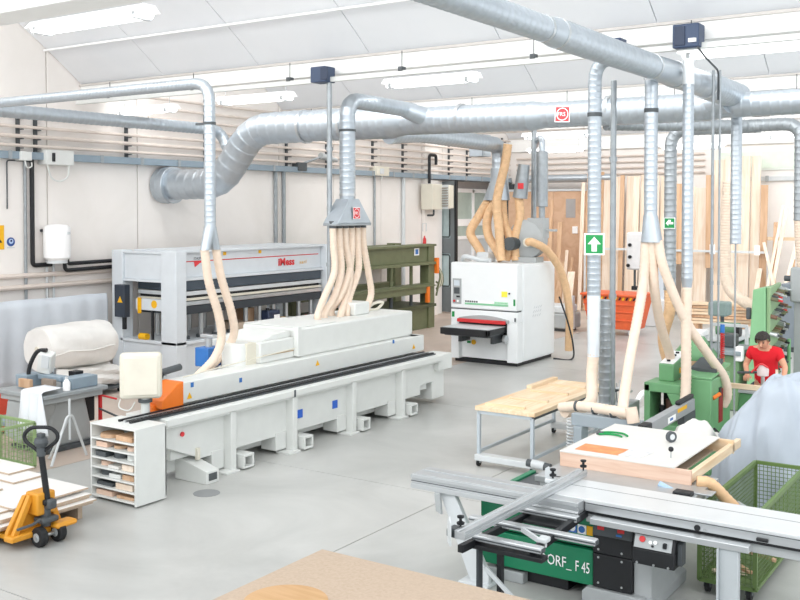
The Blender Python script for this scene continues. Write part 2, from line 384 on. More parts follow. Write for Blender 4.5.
logo((-6.93, DY-.228, 4.98), (1, 0, -.05), (0, .12, 1), .27, t)
# ---- long overhead duct running away from the camera
DX = -4.2; DZ = 5.15
t = thing('collector_duct', 'spiral duct running overhead towards the back, capped above the main duct', 'duct', (DX, 11, 4.9))
duct(MB(), [(DX, 3.5, DZ), (DX, 8.85, DZ)], .125, .125, .11, .005, 22).obj('duct_length', galv, t)
MB().cyl((DX, 8.85, DZ), (DX, 9.05, DZ), .128, .15, 22).obj('reducer', galv, t)
duct(MB(), [(DX, 9.05, DZ), (DX, 11.9, DZ)], .15, .15, .115, .005, 22).obj('duct_length', galv, t)
MB().cyl((DX, 11.9, DZ), (DX, 12.7, DZ), .152, .172, 22).obj('reducer', galv, t)
duct(MB(), [(DX, 12.7, DZ), (DX, 14.0, DZ)], .172, .172, .3, .004, 22).obj('duct_length', galv, t)
duct(MB(), [(DX, 14.0, DZ), (DX, 15.75, DZ)], .195, .195, .12, .006, 22).obj('end_length', galv, t)
for y, r in ((8.8, .135), (9.1, .158), (11.85, .162), (12.72, .182), (14.0, .205)): MB().cyl((DX, y-.02, DZ), (DX, y+.02, DZ), r, r, 22).obj('clamp_band', steel, t)
C('end_cap', (DX, 15.75, DZ), (DX, 15.77, DZ), .2, galv, t, n=22)
MB().cyl((DX-.02, 15.35, DZ-.1), (DX-.5, DY+.02, 5.0), .19, .19, 20).obj('junction_shoe', galv, t)
# ---- narrow pipe from the left wall to the edge bander
def pipe_thing(name, label, base): return thing(name, label, 'duct', base)
t = pipe_thing('branch_pipe', 'thin spiral pipe coming from upper left, dropping to the edge bander feed end', (-9.7, 9.85, 3))
duct(MB(), fillet([(-16.5, 9.85, 5.13), (-9.7, 9.85, 5.13), (-9.7, 9.85, 3.14)], .28, 8), .078, .078, .075, .0025, 16).obj('pipe', galv, t)
for dy in (-.1, .1):
    MB().loft([(-9.7+.085*math.cos(a), 9.85+.085*math.sin(a), 3.16) for a in [k*math.pi/8 for k in range(16)]],
              [(-9.7+.07*math.cos(a), 9.85+dy+.07*math.sin(a), 2.84) for a in [k*math.pi/8 for k in range(16)]]).obj('fork_outlet', galv, t)
MB().cyl((-9.7, 9.85, 4.55), (-9.7, 9.85, 4.59), .086, .086, 16).obj('clamp_band', dgrey, t)
B('clamp_arm', (-9.95, 9.83, 4.555), (-9.78, 9.87, 4.585), dgrey, t, 0)
h1 = MB(); hosemb(h1, [(-9.7, 9.74, 2.86), (-9.7, 9.82, 2.4), (-9.68, 9.98, 1.95), (-9.7, 10.06, 1.6), (-9.74, 9.95, 1.32), (-9.78, 9.65, 1.1), (-9.72, 9.45, 1.02)], .056)
tag(h1.obj('hose', hose), 'beige hose, left of the pair dropping to the edge bander feed end', 'hose')
h1 = MB(); hosemb(h1, [(-9.7, 9.96, 2.86), (-9.7, 10.06, 2.45), (-9.68, 10.24, 1.95), (-9.72, 10.33, 1.62), (-9.85, 10.25, 1.35), (-9.92, 10.0, 1.15), (-9.85, 9.75, 1.05)], .056)
tag(h1.obj('hose', hose), 'beige hose, right of the pair dropping to the edge bander feed end', 'hose')
# ---- pipe with fan hood over the middle of the edge bander
t = pipe_thing('hood_pipe', 'spiral pipe with a triangular hood and red logo above the edge bander', (-10.0, 13.4, 3.1))
duct(MB(), fillet([(-10.0, 13.4, 3.55), (-10.0, 13.4, 5.24), (-9.9, 15.3, 5.2)], .3, 8), .135, .135, .1, .003, 18).obj('pipe', galv, t)
MB().cyl((-9.92, 15.0, 5.2), (-9.7, 15.5, 5.06), .135, .2, 18).obj('branch_saddle', galv, t)
MB().cyl((-10.0, 13.4, 3.62), (-10.0, 13.4, 3.66), .143, .143, 18).obj('clamp_band', steel, t)
MB().cyl((-10.0, 13.4, 4.7), (-10.0, 13.4, 4.74), .143, .143, 18).obj('clamp_band', dgrey, t)
a = [(-10.14, 13.26, 3.57), (-9.86, 13.26, 3.57), (-9.86, 13.54, 3.57), (-10.14, 13.54, 3.57)]
b = [(-10.16, 12.93, 3.16), (-9.84, 12.93, 3.16), (-9.84, 13.87, 3.16), (-10.16, 13.87, 3.16)]
hd = MB().loft(b, a).obj('hood', galv, t, .01)
B('hood_skirt', (-10.16, 12.93, 3.12), (-9.84, 13.87, 3.16), galvd, t, .01)
logo((-9.828, 13.42, 3.33), (0, 1, 0), (-.02, 0, 1), .2, t)
ends = [(12.4, .1), (12.7, .0), (12.95, .12), (13.05, -.1), (13.15, .12), (13.85, .0)]
hl = ['leftmost', 'second', 'third', 'fourth', 'fifth', 'rightmost']
for k, (ye, xo) in enumerate(ends):
    y0 = 12.99+k*.17; x0 = -10.0
    sag = (.02, .06, .2, -.12, .02, .2)[k]
    h1 = MB(); hosemb(h1, [(x0, y0, 3.16), (x0, y0+.02, 2.8), (x0+.02, y0+sag*.6, 2.35), (x0+.03, (y0+ye)/2+sag, 1.95), (-9.95+xo, ye+sag*.3, 1.72), (-9.95+xo, ye, 1.6)], .055)
    MB().cyl((x0, y0, 3.08), (x0, y0, 3.2), .06, .06, 12).obj('outlet', dgrey, t)
    o = h1.obj('hose', hose)
    tag(o, hl[k]+' of six beige hoses hanging under the triangular hood', 'hose', 'hoses under the triangular hood')
# ---- side duct along the left wall joining the riser
t = pipe_thing('wall_duct', 'spiral duct running along the left wall above the pipes into the riser', (-14.9, 11.5, 4.9))
duct(MB(), fillet([(-14.9, 4, 5.05), (-14.9, DY-.05, 5.08), (-14.6, DY, 4.4)], .3, 7), .115, .115, .12, .005, 18).obj('pipe', galv, t)
# ---- sander extraction
t = pipe_thing('sander_duct', 'shiny double-cone extraction duct with flexible bends above the sander', (-10.65, 20, 3.7))
duct(MB(), fillet([(-10.62, 15.55, 4.8), (-10.62, 16.6, 4.9), (-10.62, 20.0, 4.85), (-10.62, 20.0, 4.3)], .3, 7), .17, .17, .13, .005, 18).obj('pipe', galv, t)
B('damper_box', (-11.3, 19.8, 4.6), (-10.95, 20.2, 5.1), galv, t, .01)
MB().cyl((-10.62, 20.0, 4.32), (-10.62, 20.0, 4.05), .2, .2, 18).obj('collar', galv, t)
MB().loft([(-10.62+.2*math.cos(q), 20+.2*math.sin(q), 4.06) for q in [k*math.pi/10 for k in range(20)]],
          [(-10.7+.33*math.cos(q), 20+.2*math.sin(q), 3.6) for q in [k*math.pi/10 for k in range(20)]]).obj('cone', galv, t)
MB().cyl((-10.05, 20.1, 4.4), (-10.15, 20.1, 3.65), .13, .17, 16).obj('small_cone', galvd, t)
B('red_sticker', (-10.12, 19.925, 3.85), (-9.98, 19.94, 3.98), signred, t, 0)
hs = [([(-10.9, 20, 3.6), (-11.15, 19.95, 3.2), (-11.32, 19.9, 2.85), (-11.1, 19.9, 2.5), (-10.95, 19.9, 2.24)], 'amber hose bulging leftmost above the white sander'),
      ([(-10.72, 20, 3.6), (-10.9, 19.95, 3.2), (-10.85, 19.9, 2.8), (-10.65, 19.9, 2.5), (-10.5, 19.9, 2.24)], 'amber hose, second from the left above the white sander'),
      ([(-10.55, 20, 3.6), (-10.5, 20.0, 3.1), (-10.35, 20, 2.7), (-10.45, 20, 2.24)], 'amber hose, middle one above the white sander'),
      ([(-10.18, 20.1, 3.66), (-10.15, 20.1, 3.2), (-10.25, 20.05, 2.7), (-10.22, 20.05, 2.24)], 'amber hose under the small grey cone above the sander'),
      ([(-10.28, 19.75, 4.85), (-10.35, 19.75, 4.4), (-10.55, 19.75, 3.6), (-10.5, 19.75, 3.0), (-10.42, 19.72, 2.24)], 'long amber hose crossing in front of the shiny cone over the sander')]
for pts, lb in hs:
    h1 = MB(); hosemb(h1, pts, .1); tag(h1.obj('hose', hose_d), lb, 'hose', 'sander hoses')
# ---- silencer post behind the sander
t = pipe_thing('silencer_pipe', 'grey silencer tube on a thin curved pipe behind the sander', (-9.7, 20.3, 2.9))
T('pipe', fillet([(-10.2, 20.9, 4.8), (-9.95, 20.6, 5.0), (-9.7, 20.3, 5.0), (-9.7, 20.3, 4.2)], .25), .07, galv, t, 12)
C('silencer', (-9.7, 20.3, 4.7), (-9.7, 20.3, 3.45), .13, galvd, t, n=18, bevel=.01)
C('stub', (-9.7, 20.3, 3.45), (-9.7, 20.3, 2.95), .07, galvd, t)
t = tag(C('support_post', (-10.05, 20.6, 0), (-10.05, 20.6, 5.6), .06, galvd), 'round grey support post rising behind the sander hoses', 'post')
# ---- drops from the collector duct
t = pipe_thing('elbow_pipe', 'spiral drop pipe with an elbow and a green arrow sign below the collector duct', (-4.85, 11.6, 2.2))
duct(MB(), fillet([(-4.85, 11.65, 2.3), (-4.85, 11.65, 5.28), (-4.25, 11.55, 5.2)], .3, 8), .083, .083, .075, .0025, 16).obj('pipe', galv, t)
MB().cyl((-4.85, 11.65, 2.32), (-4.85, 11.65, 1.55), .084, .075, 16).obj('lower_sleeve', M('bare_tube', '#dfe6ec', .3, .3), t)
C('clamp_band', (-4.85, 11.65, 4.55), (-4.85, 11.65, 4.6), .092, dgrey, t)
h1 = MB(); hosemb(h1, [(-4.85, 11.65, 1.6), (-4.86, 11.62, 1.3), (-4.8, 11.45, 1.02), (-4.9, 11.2, .95), (-4.95, 11.0, .95)], .07)
tag(h1.obj('hose', hose), 'short beige hose under the arrow-sign pipe by the panel saw', 'hose')
t = pipe_thing('fan_pipe', 'spiral drop pipe with a flat flared hood feeding three pale hoses', (-4.3, 12.2, 3))
duct(MB(), [(-4.32, 12.2, 5.02), (-4.32, 12.2, 3.3)], .082, .082, .075, .0025, 16).obj('pipe', galv, t)
a = [(-4.32+.09*math.cos(q), 12.2+.09*math.sin(q), 3.32) for q in [k*math.pi/8 for k in range(16)]]
b = [(-4.3+.125*math.copysign(abs(math.cos(q))**.5, math.cos(q)), 12.2+.1*math.copysign(abs(math.sin(q))**.5, math.sin(q)), 2.98) for q in [k*math.pi/8 for k in range(16)]]
MB().loft(b, a).obj('hood', galv, t)
C('clamp_band', (-4.32, 12.2, 4.62), (-4.32, 12.2, 4.67), .09, dgrey, t)
fh = [([(-4.38, 12.2, 3.0), (-4.39, 12.12, 2.4), (-4.35, 11.6, 1.6), (-4.2, 11.0, 1.2), (-4.12, 10.75, 1.05)], 'pale hose, left of three from the flared hood, ending at the saw guard'),
      ([(-4.3, 12.2, 3.0), (-4.3, 12.3, 2.4), (-4.32, 12.6, 1.9), (-4.3, 12.85, 1.55), (-4.3, 12.95, 1.42)], 'pale hose, middle of three from the flared hood'),
      ([(-4.22, 12.2, 3.0), (-4.16, 12.25, 2.65), (-3.97, 12.5, 2.0), (-3.76, 12.85, 1.5), (-3.64, 13.1, 1.2), (-3.62, 13.2, .95), (-3.68, 13.22, .8)], 'pale hose, right of three from the flared hood, slanting to the green shaper')]
for pts, lb in fh:
    h1 = MB(); hosemb(h1, pts, .06); tag(h1.obj('hose', hose), lb, 'hose', 'hoses from the flared hood')
t = pipe_thing('straight_pipe', 'long straight spiral pipe in front of the collector duct beside the dark box', (-3.95, 12.52, 2.4))
duct(MB(), [(-3.95, 12.52, 5.0), (-3.95, 12.52, 2.5)], .07, .07, .075, .0025, 16).obj('pipe', galv, t)
MB().cyl((-3.95, 12.52, 5.3), (-3.95, 12.52, 4.98), .068, .075, 16).obj('top_sleeve', M('pale_sleeve', '#e8ebec', .4, .2), t)
C('cone', (-3.95, 12.52, 2.52), (-3.95, 12.52, 2.38), .075, galv, t, .055)
h1 = MB(); hosemb(h1, [(-3.95, 12.52, 2.4), (-3.95, 12.5, 1.8), (-3.94, 12.48, 1.2), (-3.93, 12.4, .9), (-3.9, 12.3, .75)], .062)
tag(h1.obj('hose', hose), 'straight pale hose hanging under the long spiral pipe by the green shaper', 'hose')
t = pipe_thing('rear_drop_pipe', 'spiral drop pipe behind the twin posts, ending in a thin rod', (-4.24, 15.5, 2.7))
duct(MB(), [(-4.25, 15.9, 4.85), (-4.25, 15.9, 2.85)], .085, .085, .075, .0025, 16).obj('pipe', galv, t)
C('rod', (-4.25, 15.9, 2.85), (-4.25, 15.9, 0.02), .014, galvd, t)
t = pipe_thing('curved_rear_pipe', 'dull spiral pipe bending down behind the emergency sign', (-6, 18, 2.6))
duct(MB(), fillet([(-4.4, 18, 4.85), (-6.0, 18, 4.85), (-6.0, 18, 1.9)], .32, 8), .11, .11, .11, .006, 16).obj('pipe', galvd, t)
h1 = MB(); hosemb(h1, [(-6.0, 18, 1.95), (-6.0, 18.0, 1.5), (-6.15, 18.1, 1.0), (-6.1, 18.3, .5), (-5.9, 18.5, .25)], .1)
tag(h1.obj('hose', hose_d), 'tan hose bending to the floor behind the white cabinet', 'hose')
t = pipe_thing('bent_right_pipe', 'dull spiral pipe bending down at the right edge of the picture', (-3.75, 18, 3.3))
duct(MB(), fillet([(-5.0, 18, 4.87), (-3.72, 18, 4.87), (-3.72, 18, 3.2)], .3, 8), .11, .11, .11, .006, 16).obj('pipe', galvd, t)
h1 = MB(); hosemb(h1, [(-3.72, 18, 3.25), (-3.7, 18, 2.8), (-3.66, 18, 2.4)], .1)
tag(h1.obj('hose', hose), 'pale hose under the bent spiral pipe at the right edge', 'hose')
t = pipe_thing('slanting_pipe', 'thin spiral pipe slanting from the main duct back to the right', (-5.2, 17, 4.8))
duct(MB(), [(-6.3, 15.6, 4.8), (-4.6, 18.0, 4.87)], .1, .1, .11, .005, 16).obj('pipe', galvd, t)
h1 = MB(); hosemb(h1, [(-5.0, 18.2, 3.9), (-5.05, 18.2, 2.6), (-4.95, 18.1, 2.0), (-4.6, 17.9, 1.75), (-4.4, 17.8, 1.7)], .1)
tag(h1.obj('hose', hose), 'pale hose curving into the tall green boring machine', 'hose')
# ---- posts and power rail
def post(x, y, z0, z1, r, lb, knob=None):
    t = thing('cable_post', lb, 'post', (x, y, z0))
    C('tube', (x, y, z0), (x, y, z1), r, galvd, t, n=12)
    for z in (z0+(z1-z0)*.45, z0+(z1-z0)*.8): C('joint_ring', (x, y, z-.03), (x, y, z+.03), r*1.3, galvd, t, n=12)
    return t
PZ = 5.55
t = thing('power_rail', 'white busbar rail hanging under the nearest roof beam', 'power rail', (-6, 13.1, PZ))
B('rail', (-16.6, 13.06, PZ-.04), (4, 13.14, PZ+.04), white, t)
for k in range(9):
    x = -15.6+k*2.3
    C('hanger', (x, 13.1, PZ+.04), (x, 13.1, 5.9), .008, dgrey, t, n=6); B('clip', (x-.04, 13.04, PZ+.03), (x+.04, 13.16, PZ+.1), dgrey, t)
t = post(-10.15, 13.1, 0, 5.5, .045, 'thin steel cable post behind the edge bander, under a dark box')
t = thing('tap_off_box', 'dark blue tap-off box on the power rail above the thin cable post', 'electrical box', (-10.2, 13.05, 5.5))
B('body', (-10.42, 12.93, 5.5), (-10.1, 13.2, 5.76), M('dark_blue_box', '#3a4a66', .5), t, .015); B('lid', (-10.2, 12.915, 5.53), (-10.06, 12.94, 5.74), M('dark_blue_box2', '#2b3850', .5), t, .006)
t = thing('tap_off_box', 'dark blue tap-off box on the power rail above the collector duct', 'electrical box', (-4.1, 13.05, 5.52))
B('body', (-4.3, 12.93, 5.52), (-3.95, 13.2, 5.83), MATS['dark_blue_box'], t, .015); B('lid', (-4.27, 12.915, 5.55), (-4.13, 12.94, 5.8), MATS['dark_blue_box2'], t, .006); B('breaker', (-4.08, 12.9, 5.58), (-3.98, 12.93, 5.63), signwhite, t, 0)
post(-4.8, 12.15, 0, 5.05, .038, 'thin steel post standing right beside the arrow-sign pipe')
post(-3.98, 13.7, 0, 5.3, .02, 'left one of the twin thin cable posts by the green shaper')
post(-3.9, 13.75, 0, 5.3, .014, 'right one of the twin thin cable posts by the green shaper')
tag(T('power_cable', fillet([(-3.95, 12.9, 5.5), (-3.95, 13.2, 5.42), (-3.94, 13.8, 5.3), (-3.94, 13.8, 4.9)], .08), .014, dgrey), 'dark cable running from the tap-off box over to the twin posts', 'cable')
t = thing('spiral_cable', 'red coiled cable with blue plug hanging by the twin posts', 'cable', (-3.8, 13.7, 1.0))
co = [(-3.8+.025*math.cos(k*.9), 13.6+.025*math.sin(k*.9), 1.72-k*.0035) for k in range(200)]
T('coil', co, .008, red, t, 5); C('plug', (-3.8, 13.6, 1.72), (-3.8, 13.6, 1.83), .03, blue, t); C('handle', (-3.78, 13.58, 1.03), (-3.76, 13.56, .93), .035, red, t)
t = thing('tap_off_box', 'small dark tap-off box on the power rail peeking over the collector duct', 'electrical box', (-5.15, 13.05, 5.5)); B('body', (-5.3, 12.95, 5.5), (-5.02, 13.18, 5.74), MATS['dark_blue_box'], t, .012); B('lid', (-5.27, 12.93, 5.53), (-5.1, 12.95, 5.7), MATS['dark_blue_box2'], t, .005)
# second power rail with two boxes further back
t = thing('power_rail', 'white busbar rail hanging under the second roof beam', 'power rail', (-6, 19.4, PZ))
B('rail', (-16.6, 19.36, PZ-.04), (3, 19.44, PZ+.04), white, t)
for k in range(9): C('hanger', (-15.6+k*2.3, 19.4, PZ+.04), (-15.6+k*2.3, 19.4, 5.9), .008, dgrey, t, n=6)
for x, lb in ((-5.75, 'dark box, left of two on the far rail above the bent pipes'), (-4.75, 'dark box, right of two on the far rail above the bent pipes')):
    t = thing('tap_off_box', lb, 'electrical box', (x, 19.4, 5.15)); B('body', (x-.16, 19.3, 5.15), (x+.16, 19.5, 5.4), black, t, .01); B('lid', (x+.0, 19.285, 5.18), (x+.12, 19.3, 5.37), dgrey, t, 0)
    C('hanger', (x, 19.4, 5.4), (x, 19.4, 5.52), .012, dgrey, t, n=6)
# ================================================================ lamps
def lamp(x0, x1, y, z, top, lb):
    t = thing('ceiling_lamp', lb, 'lamp', ((x0+x1)/2, y, z), 'fluorescent ceiling lamps')
    MB().prism([(x0, y-.17, z+.02), (x0, y-.08, z+.11), (x0, y+.08, z+.11), (x0, y+.17, z+.02)], (x1-x0, 0, 0)).obj('housing', signwhite, t)
    for dy in (-.07, .07): C('tube', (x0+.06, y+dy, z), (x1-.06, y+dy, z), .045, tubel, t, n=10)
    for x in (x0+.15, x1-.15):
        B('end_clip', (x-.03, y-.14, z-.055), (x+.03, y+.14, z+.02), lgrey, t, .004)
        C('hanger', (x, y, z+.1), (x, y, top), .006, grey, t, n=6)
lamp(-11.35, -9.15, 8.3, 5.75, 8.0, 'large bright tube lamp at the upper left corner')
lamp(-16.6, -14.95, 14.2, 5.42, 6.0, 'tube lamp nearest the left wall, partly behind the wall duct')
lamp(-13.7, -11.88, 14.2, 5.47, 6.0, 'tube lamp hanging just above the bend of the main duct')
lamp(-9.75, -7.94, 14.2, 5.53, 6.0, 'tube lamp hanging above the branch of the hood pipe')
lamp(-4.6, -2.7, 14.2, 5.6, 6.0, 'tube lamp at the upper right behind the nearest beam')
for k, (x, y) in enumerate(((-11.0, 22.0), (-13.6, 27.5), (-9.6, 28), (-6.0, 25))):
    lamp(x, x+1.8, y, 5.15, 6.6, ['distant tube lamp above the sander duct', 'farthest tube lamp above the gateway', 'farthest tube lamp above the brown partition', 'distant tube lamp above the tall timber boards'][k])
tag(T('ceiling_conduit', [(-16.7, 12.4, 6.52), (4, 12.4, 6.52)], .02, signwhite, None, 6), 'thin white conduit running across the sloping ceiling', 'conduit')
# ================================================================ pipes on the left wall
for k, z in enumerate((4.62, 4.8, 4.98, 5.19, 5.4, 5.62, 5.84)):
    o = T('wall_pipe', [(-16.62, 4 if k < 4 else 15.0, z), (-16.62, 32.1, z)], .032 if k != 1 else .04, pipe_p, None, 8)
    tag(o, ORD[k]+' pale pipe above the cable tray along the left wall', 'pipe', 'pale pipes along the left wall')
for k, y in enumerate((6.5, 9.0, 11.81, 12.2, 14.47, 16.83, 19.76, 21.45, 23.63, 25.22, 27.96, 29.15, 31.68)):
    t = thing('pipe_bracket', ORD[k]+' dark bracket from the left holding the wall pipes', 'bracket', (-16.7, y, 4.4), 'dark brackets of the wall pipes')
    B('rail', (-16.745, y-.035, 4.38), (-16.7, y+.035, 5.95 if y > 14.9 else 5.26), dgrey, t, 0)
    for z in (4.57, 4.75, 4.93, 5.14, 5.35, 5.57, 5.79)[:7 if y > 14.9 else 4]: B('arm', (-16.7, y-.02, z-.01), (-16.56, y+.02, z+.01), dgrey, t, 0)
t = thing('cable_tray', 'grey metal cable tray along the left wall', 'cable tray', (-16.65, 17, 4.36))
B('trough', (-16.74, 4, 4.36), (-16.56, 32.2, 4.38), bluegrey, t, 0)
for k in range(26): B('side_plate', (-16.56, 4+k*1.08, 4.36), (-16.545, 5.0+k*1.08, 4.5), bluegrey, t, .003)
for k in range(26): B('tray_clip', (-16.57, 5.0+k*1.08, 4.35), (-16.535, 5.08+k*1.08, 4.51), galvd, t, .003)
# junction boxes
t = thing('junction_box', 'larger white junction box on the cable tray', 'electrical box', (-16.6, 12.55, 4.28)); B('body', (-16.74, 12.26, 4.27), (-16.45, 12.9, 4.56), white, t, .01); B('switch', (-16.45, 12.38, 4.33), (-16.42, 12.44, 4.5), black, t); T('cable', spl([(-16.5, 12.3, 4.28), (-16.5, 12.4, 4.02), (-16.5, 12.6, 3.95), (-16.5, 12.78, 4.05), (-16.5, 12.82, 4.28)], 6), .018, white, t, 6)
t = thing('junction_box', 'small white junction box on the cable tray at far left', 'electrical box', (-16.6, 11.8, 4.33)); B('body', (-16.74, 11.72, 4.33), (-16.48, 11.95, 4.5), white, t, .01); T('cable', spl([(-16.5, 11.8, 4.34), (-16.5, 11.85, 4.2), (-16.5, 11.95, 4.22), (-16.5, 11.95, 4.3)], 5), .014, white, t, 6)
t = thing('junction_box', 'beige junction box on the cable tray left of the heater unit', 'electrical box', (-16.6, 23.8, 4.4)); B('body', (-16.74, 23.5, 4.37), (-16.45, 24.1, 4.64), cream, t, .01); B('cover', (-16.45, 23.62, 4.42), (-16.43, 23.8, 4.58), lgrey, t); C('gland', (-16.55, 23.85, 4.28), (-16.55, 23.85, 4.37), .03, white, t)
# thin vertical pipes and the black pipe loop by the water heater
tag(T('wall_tube', [(-16.71, 11.95, 0), (-16.71, 11.95, 4.35)], .03, galvd, None, 8), 'thin grey vertical tube left of the water heater', 'pipe')
tag(T('wall_tube', fillet([(-16.7, 11.55, 3.4), (-16.7, 11.55, 4.33), (-16.7, 12.1, 4.33)], .06), .014, dgrey, None, 6), 'thin dark conduit hanging on the wall above the round blue sign', 'conduit')
tag(T('black_pipe', fillet([(-16.66, 12.07, 4.36), (-16.66, 12.07, 2.3), (-16.66, 12.5, 2.3)], .08), .045, black, None, 8), 'black insulated pipe dropping left of the water heater', 'pipe')
tag(T('black_pipe', fillet([(-16.6, 12.75, 2.95), (-16.6, 12.83, 2.9), (-16.6, 12.83, 2.3), (-16.6, 14.4, 2.32)], .08), .04, black, None, 8), 'upper black insulated pipe right of the water heater', 'pipe')
tag(T('black_pipe', fillet([(-16.55, 12.72, 2.5), (-16.55, 12.74, 2.17), (-16.55, 14.4, 2.2)], .08), .04, black, None, 8), 'lower black insulated pipe right of the water heater', 'pipe')
tag(T('wall_tube', [(-16.66, 4, 2.1), (-16.66, 26, 2.12)], .05, pipe_p, None, 8), 'upper of two pale pipes low on the left wall', 'pipe')
tag(T('wall_tube', [(-16.66, 4, 1.88), (-16.66, 26, 1.9)], .05, pipe_p, None, 8), 'lower of two pale pipes low on the left wall', 'pipe')
for k, y in enumerate((12.42, 12.58)): tag(T('wall_tube', [(-16.7, y, 0), (-16.7, y, 2.5)], .025, lgrey, None, 8), ['left', 'right'][k]+' thin tube running down under the water heater', 'pipe')
for k, y in enumerate((19.3, 19.62)): tag(T('wall_tube', [(-16.69, y, 2.5), (-16.69, y, 4.36)], .05, galvd, None, 8), ['left', 'right'][k]+' of the tube pair behind the white press head', 'pipe')
tag(T('wall_tube', [(-16.7, 23.7, 2.0), (-16.7, 23.7, 4.36)], .035, galvd, None, 8), 'thin tube on the wall above the olive press', 'pipe')
tag(T('wall_tube', [(-16.68, 25.2, 0), (-16.68, 25.2, 4.36)], .06, lgrey, None, 8), 'thicker pale tube left of the heater unit', 'pipe')
t = thing('water_heater', 'white cylindrical water heater on the left wall', 'water heater', (-16.5, 12.52, 2.4))
MB().lathe([(.02, 2.38), (.2, 2.39), (.255, 2.44), (.26, 2.5), (.26, 3.0), (.25, 3.05), (.18, 3.09), (.02, 3.1)], (-16.48, 12.5, 0), n=28).obj('tank', signwhite, t)
C('bottom_cap', (-16.48, 12.5, 2.33), (-16.48, 12.5, 2.4), .2, lgrey, t); B('badge', (-16.235, 12.55, 2.9), (-16.215, 12.62, 2.95), lgrey, t); B('wall_bracket', (-16.75, 12.3, 2.95), (-16.7, 12.7, 3.0), dgrey, t)
t = thing('wall_lamp', 'small wall lamp on a thin arm beside the tube pair', 'lamp', (-16.6, 20.2, 4.45)); B('body', (-16.74, 20.0, 4.4), (-16.5, 20.35, 4.62), dgrey, t, .02); C('arm', (-16.6, 20.3, 4.6), (-16.5, 21.0, 4.82), .03, galvd, t); MB().cyl((-16.5, 20.9, 4.82), (-16.4, 21.5, 4.72), .1, .05, 10).obj('lamp_head', grey, t)
# signs
t = thing('warning_sign', 'yellow wall sign with a black warning triangle at the left edge', 'sign', (-16.74, 11.2, 2.64)); B('plate', (-16.75, 10.95, 2.63), (-16.735, 11.5, 3.09), signyellow, t, 0)
tri = [(-16.733, 11.02, 2.76), (-16.733, 11.46, 2.76), (-16.733, 11.24, 3.04)]; c0 = Vector((-16.733, 11.24, 2.853))
MB().add([Vector(p) for p in tri]+[c0+(Vector(p)-c0)*.78 for p in tri], [(0, 1, 4, 3), (1, 2, 5, 4), (2, 0, 3, 5)]).obj('triangle_border', black, t, solid=.002)
B('bolt_mark', (-16.734, 11.225, 2.83), (-16.731, 11.26, 2.93), black, t, 0)
t = thing('mandatory_sign', 'small round blue sign beside the yellow wall sign', 'sign', (-16.74, 11.65, 2.7)); C('disc', (-16.75, 11.65, 2.77), (-16.735, 11.65, 2.77), .085, M('sign_blue', '#2b4f93', .5), t, n=24); C('face_ring', (-16.735, 11.65, 2.78), (-16.731, 11.65, 2.78), .048, M('pale_blue', '#b9cdea', .5), t, n=20); C('head_mark', (-16.731, 11.65, 2.79), (-16.728, 11.65, 2.79), .022, M('navy', '#1b2f66', .5), t, n=14)
B('caption_strip', (-16.75, 11.57, 2.65), (-16.74, 11.73, 2.67), lgrey, t, 0)
# warm air heater by the gateway
t = thing('air_heater', 'beige louvred air heater on the wall pilaster by the gateway', 'heater', (-16.4, 26.6, 3.35))
B('casing', (-16.62, 26.1, 3.38), (-16.2, 26.7, 4.18), cream, t, .02); B('front_frame', (-16.45, 26.72, 3.42), (-15.95, 26.98, 4.15), cream, t, .015)
B('fan_box', (-16.55, 26.7, 3.4), (-16.0, 26.9, 4.16), lgrey, t, .01)
for k in range(8): OB('louvre', (-16.2, 26.68, 3.5+k*.08), (.42, .05, .012), (35, 0, 0), M('louvre_grey', '#9a948a', .5), t, 0)
T('bracket', fillet([(-16.7, 26.5, 3.2), (-16.4, 26.5, 3.2), (-16.4, 26.5, 3.4)], .05), .03, dgrey, t); T('flue', fillet([(-16.5, 26.4, 4.2), (-16.5, 26.4, 5.1), (-16.5, 26.8, 5.1), (-16.5, 26.8, 4.8)], .1), .05, black, t)
t = thing('fire_extinguisher', 'small red extinguisher on the wall under the air heater', 'extinguisher', (-16.55, 26.2, 2.2)); MB().lathe([(.02, 2.2), (.05, 2.21), (.055, 2.24), (.055, 2.45), (.035, 2.5), (.02, 2.52), (.02, 2.56)], (-16.55, 26.2, 0), n=14).obj('cylinder', red, t); T('handle_hoop', [(-16.55, 26.1, 2.7), (-16.55, 26.1, 2.95), (-16.55, 26.3, 2.95), (-16.55, 26.3, 2.7)], .015, lgrey, t, 6)
# ================================================================ edge banding machine
E = thing('edge_banding_machine', 'long white edge banding machine running through the hall', 'machine', (-9.4, 11.4, 0))
yA, yB = 8.25, 14.55
MB().prism([(-8.99, yA+.05, .75), (-8.99, yA+.05, .52), (-8.99, 8.95, .25), (-8.99, 14.1, .25), (-8.99, 14.1, .40), (-8.99, 14.5, .42), (-8.99, 14.5, .75)], (-.06, 0, 0)).obj('front_panel', white, E, .006)
B('inner_body', (-9.55, 8.5, .3), (-9.06, 14.4, .75), white, E); B('rear_body', (-10.2, 10.2, .3), (-9.55, 14.4, .75), white, E); B('plinth', (-9.55, 8.6, .1), (-9.25, 14.0, .3), white, E); B('rear_plinth', (-10.1, 10.25, 0), (-9.55, 14.0, .3), white, E)
B('table', (-9.58, yA, .75), (-8.88, 14.6, .88), white, E, .008); B('rear_table', (-10.2, 10.15, .75), (-9.58, 14.6, .88), white, E, .008); B('table_lip', (-8.88, yA, .79), (-8.84, 14.62, .87), white, E, .004)
B('lip_gap', (-8.839, 10.6, .78), (-8.832, 10.63, .88), dgrey, E, 0)
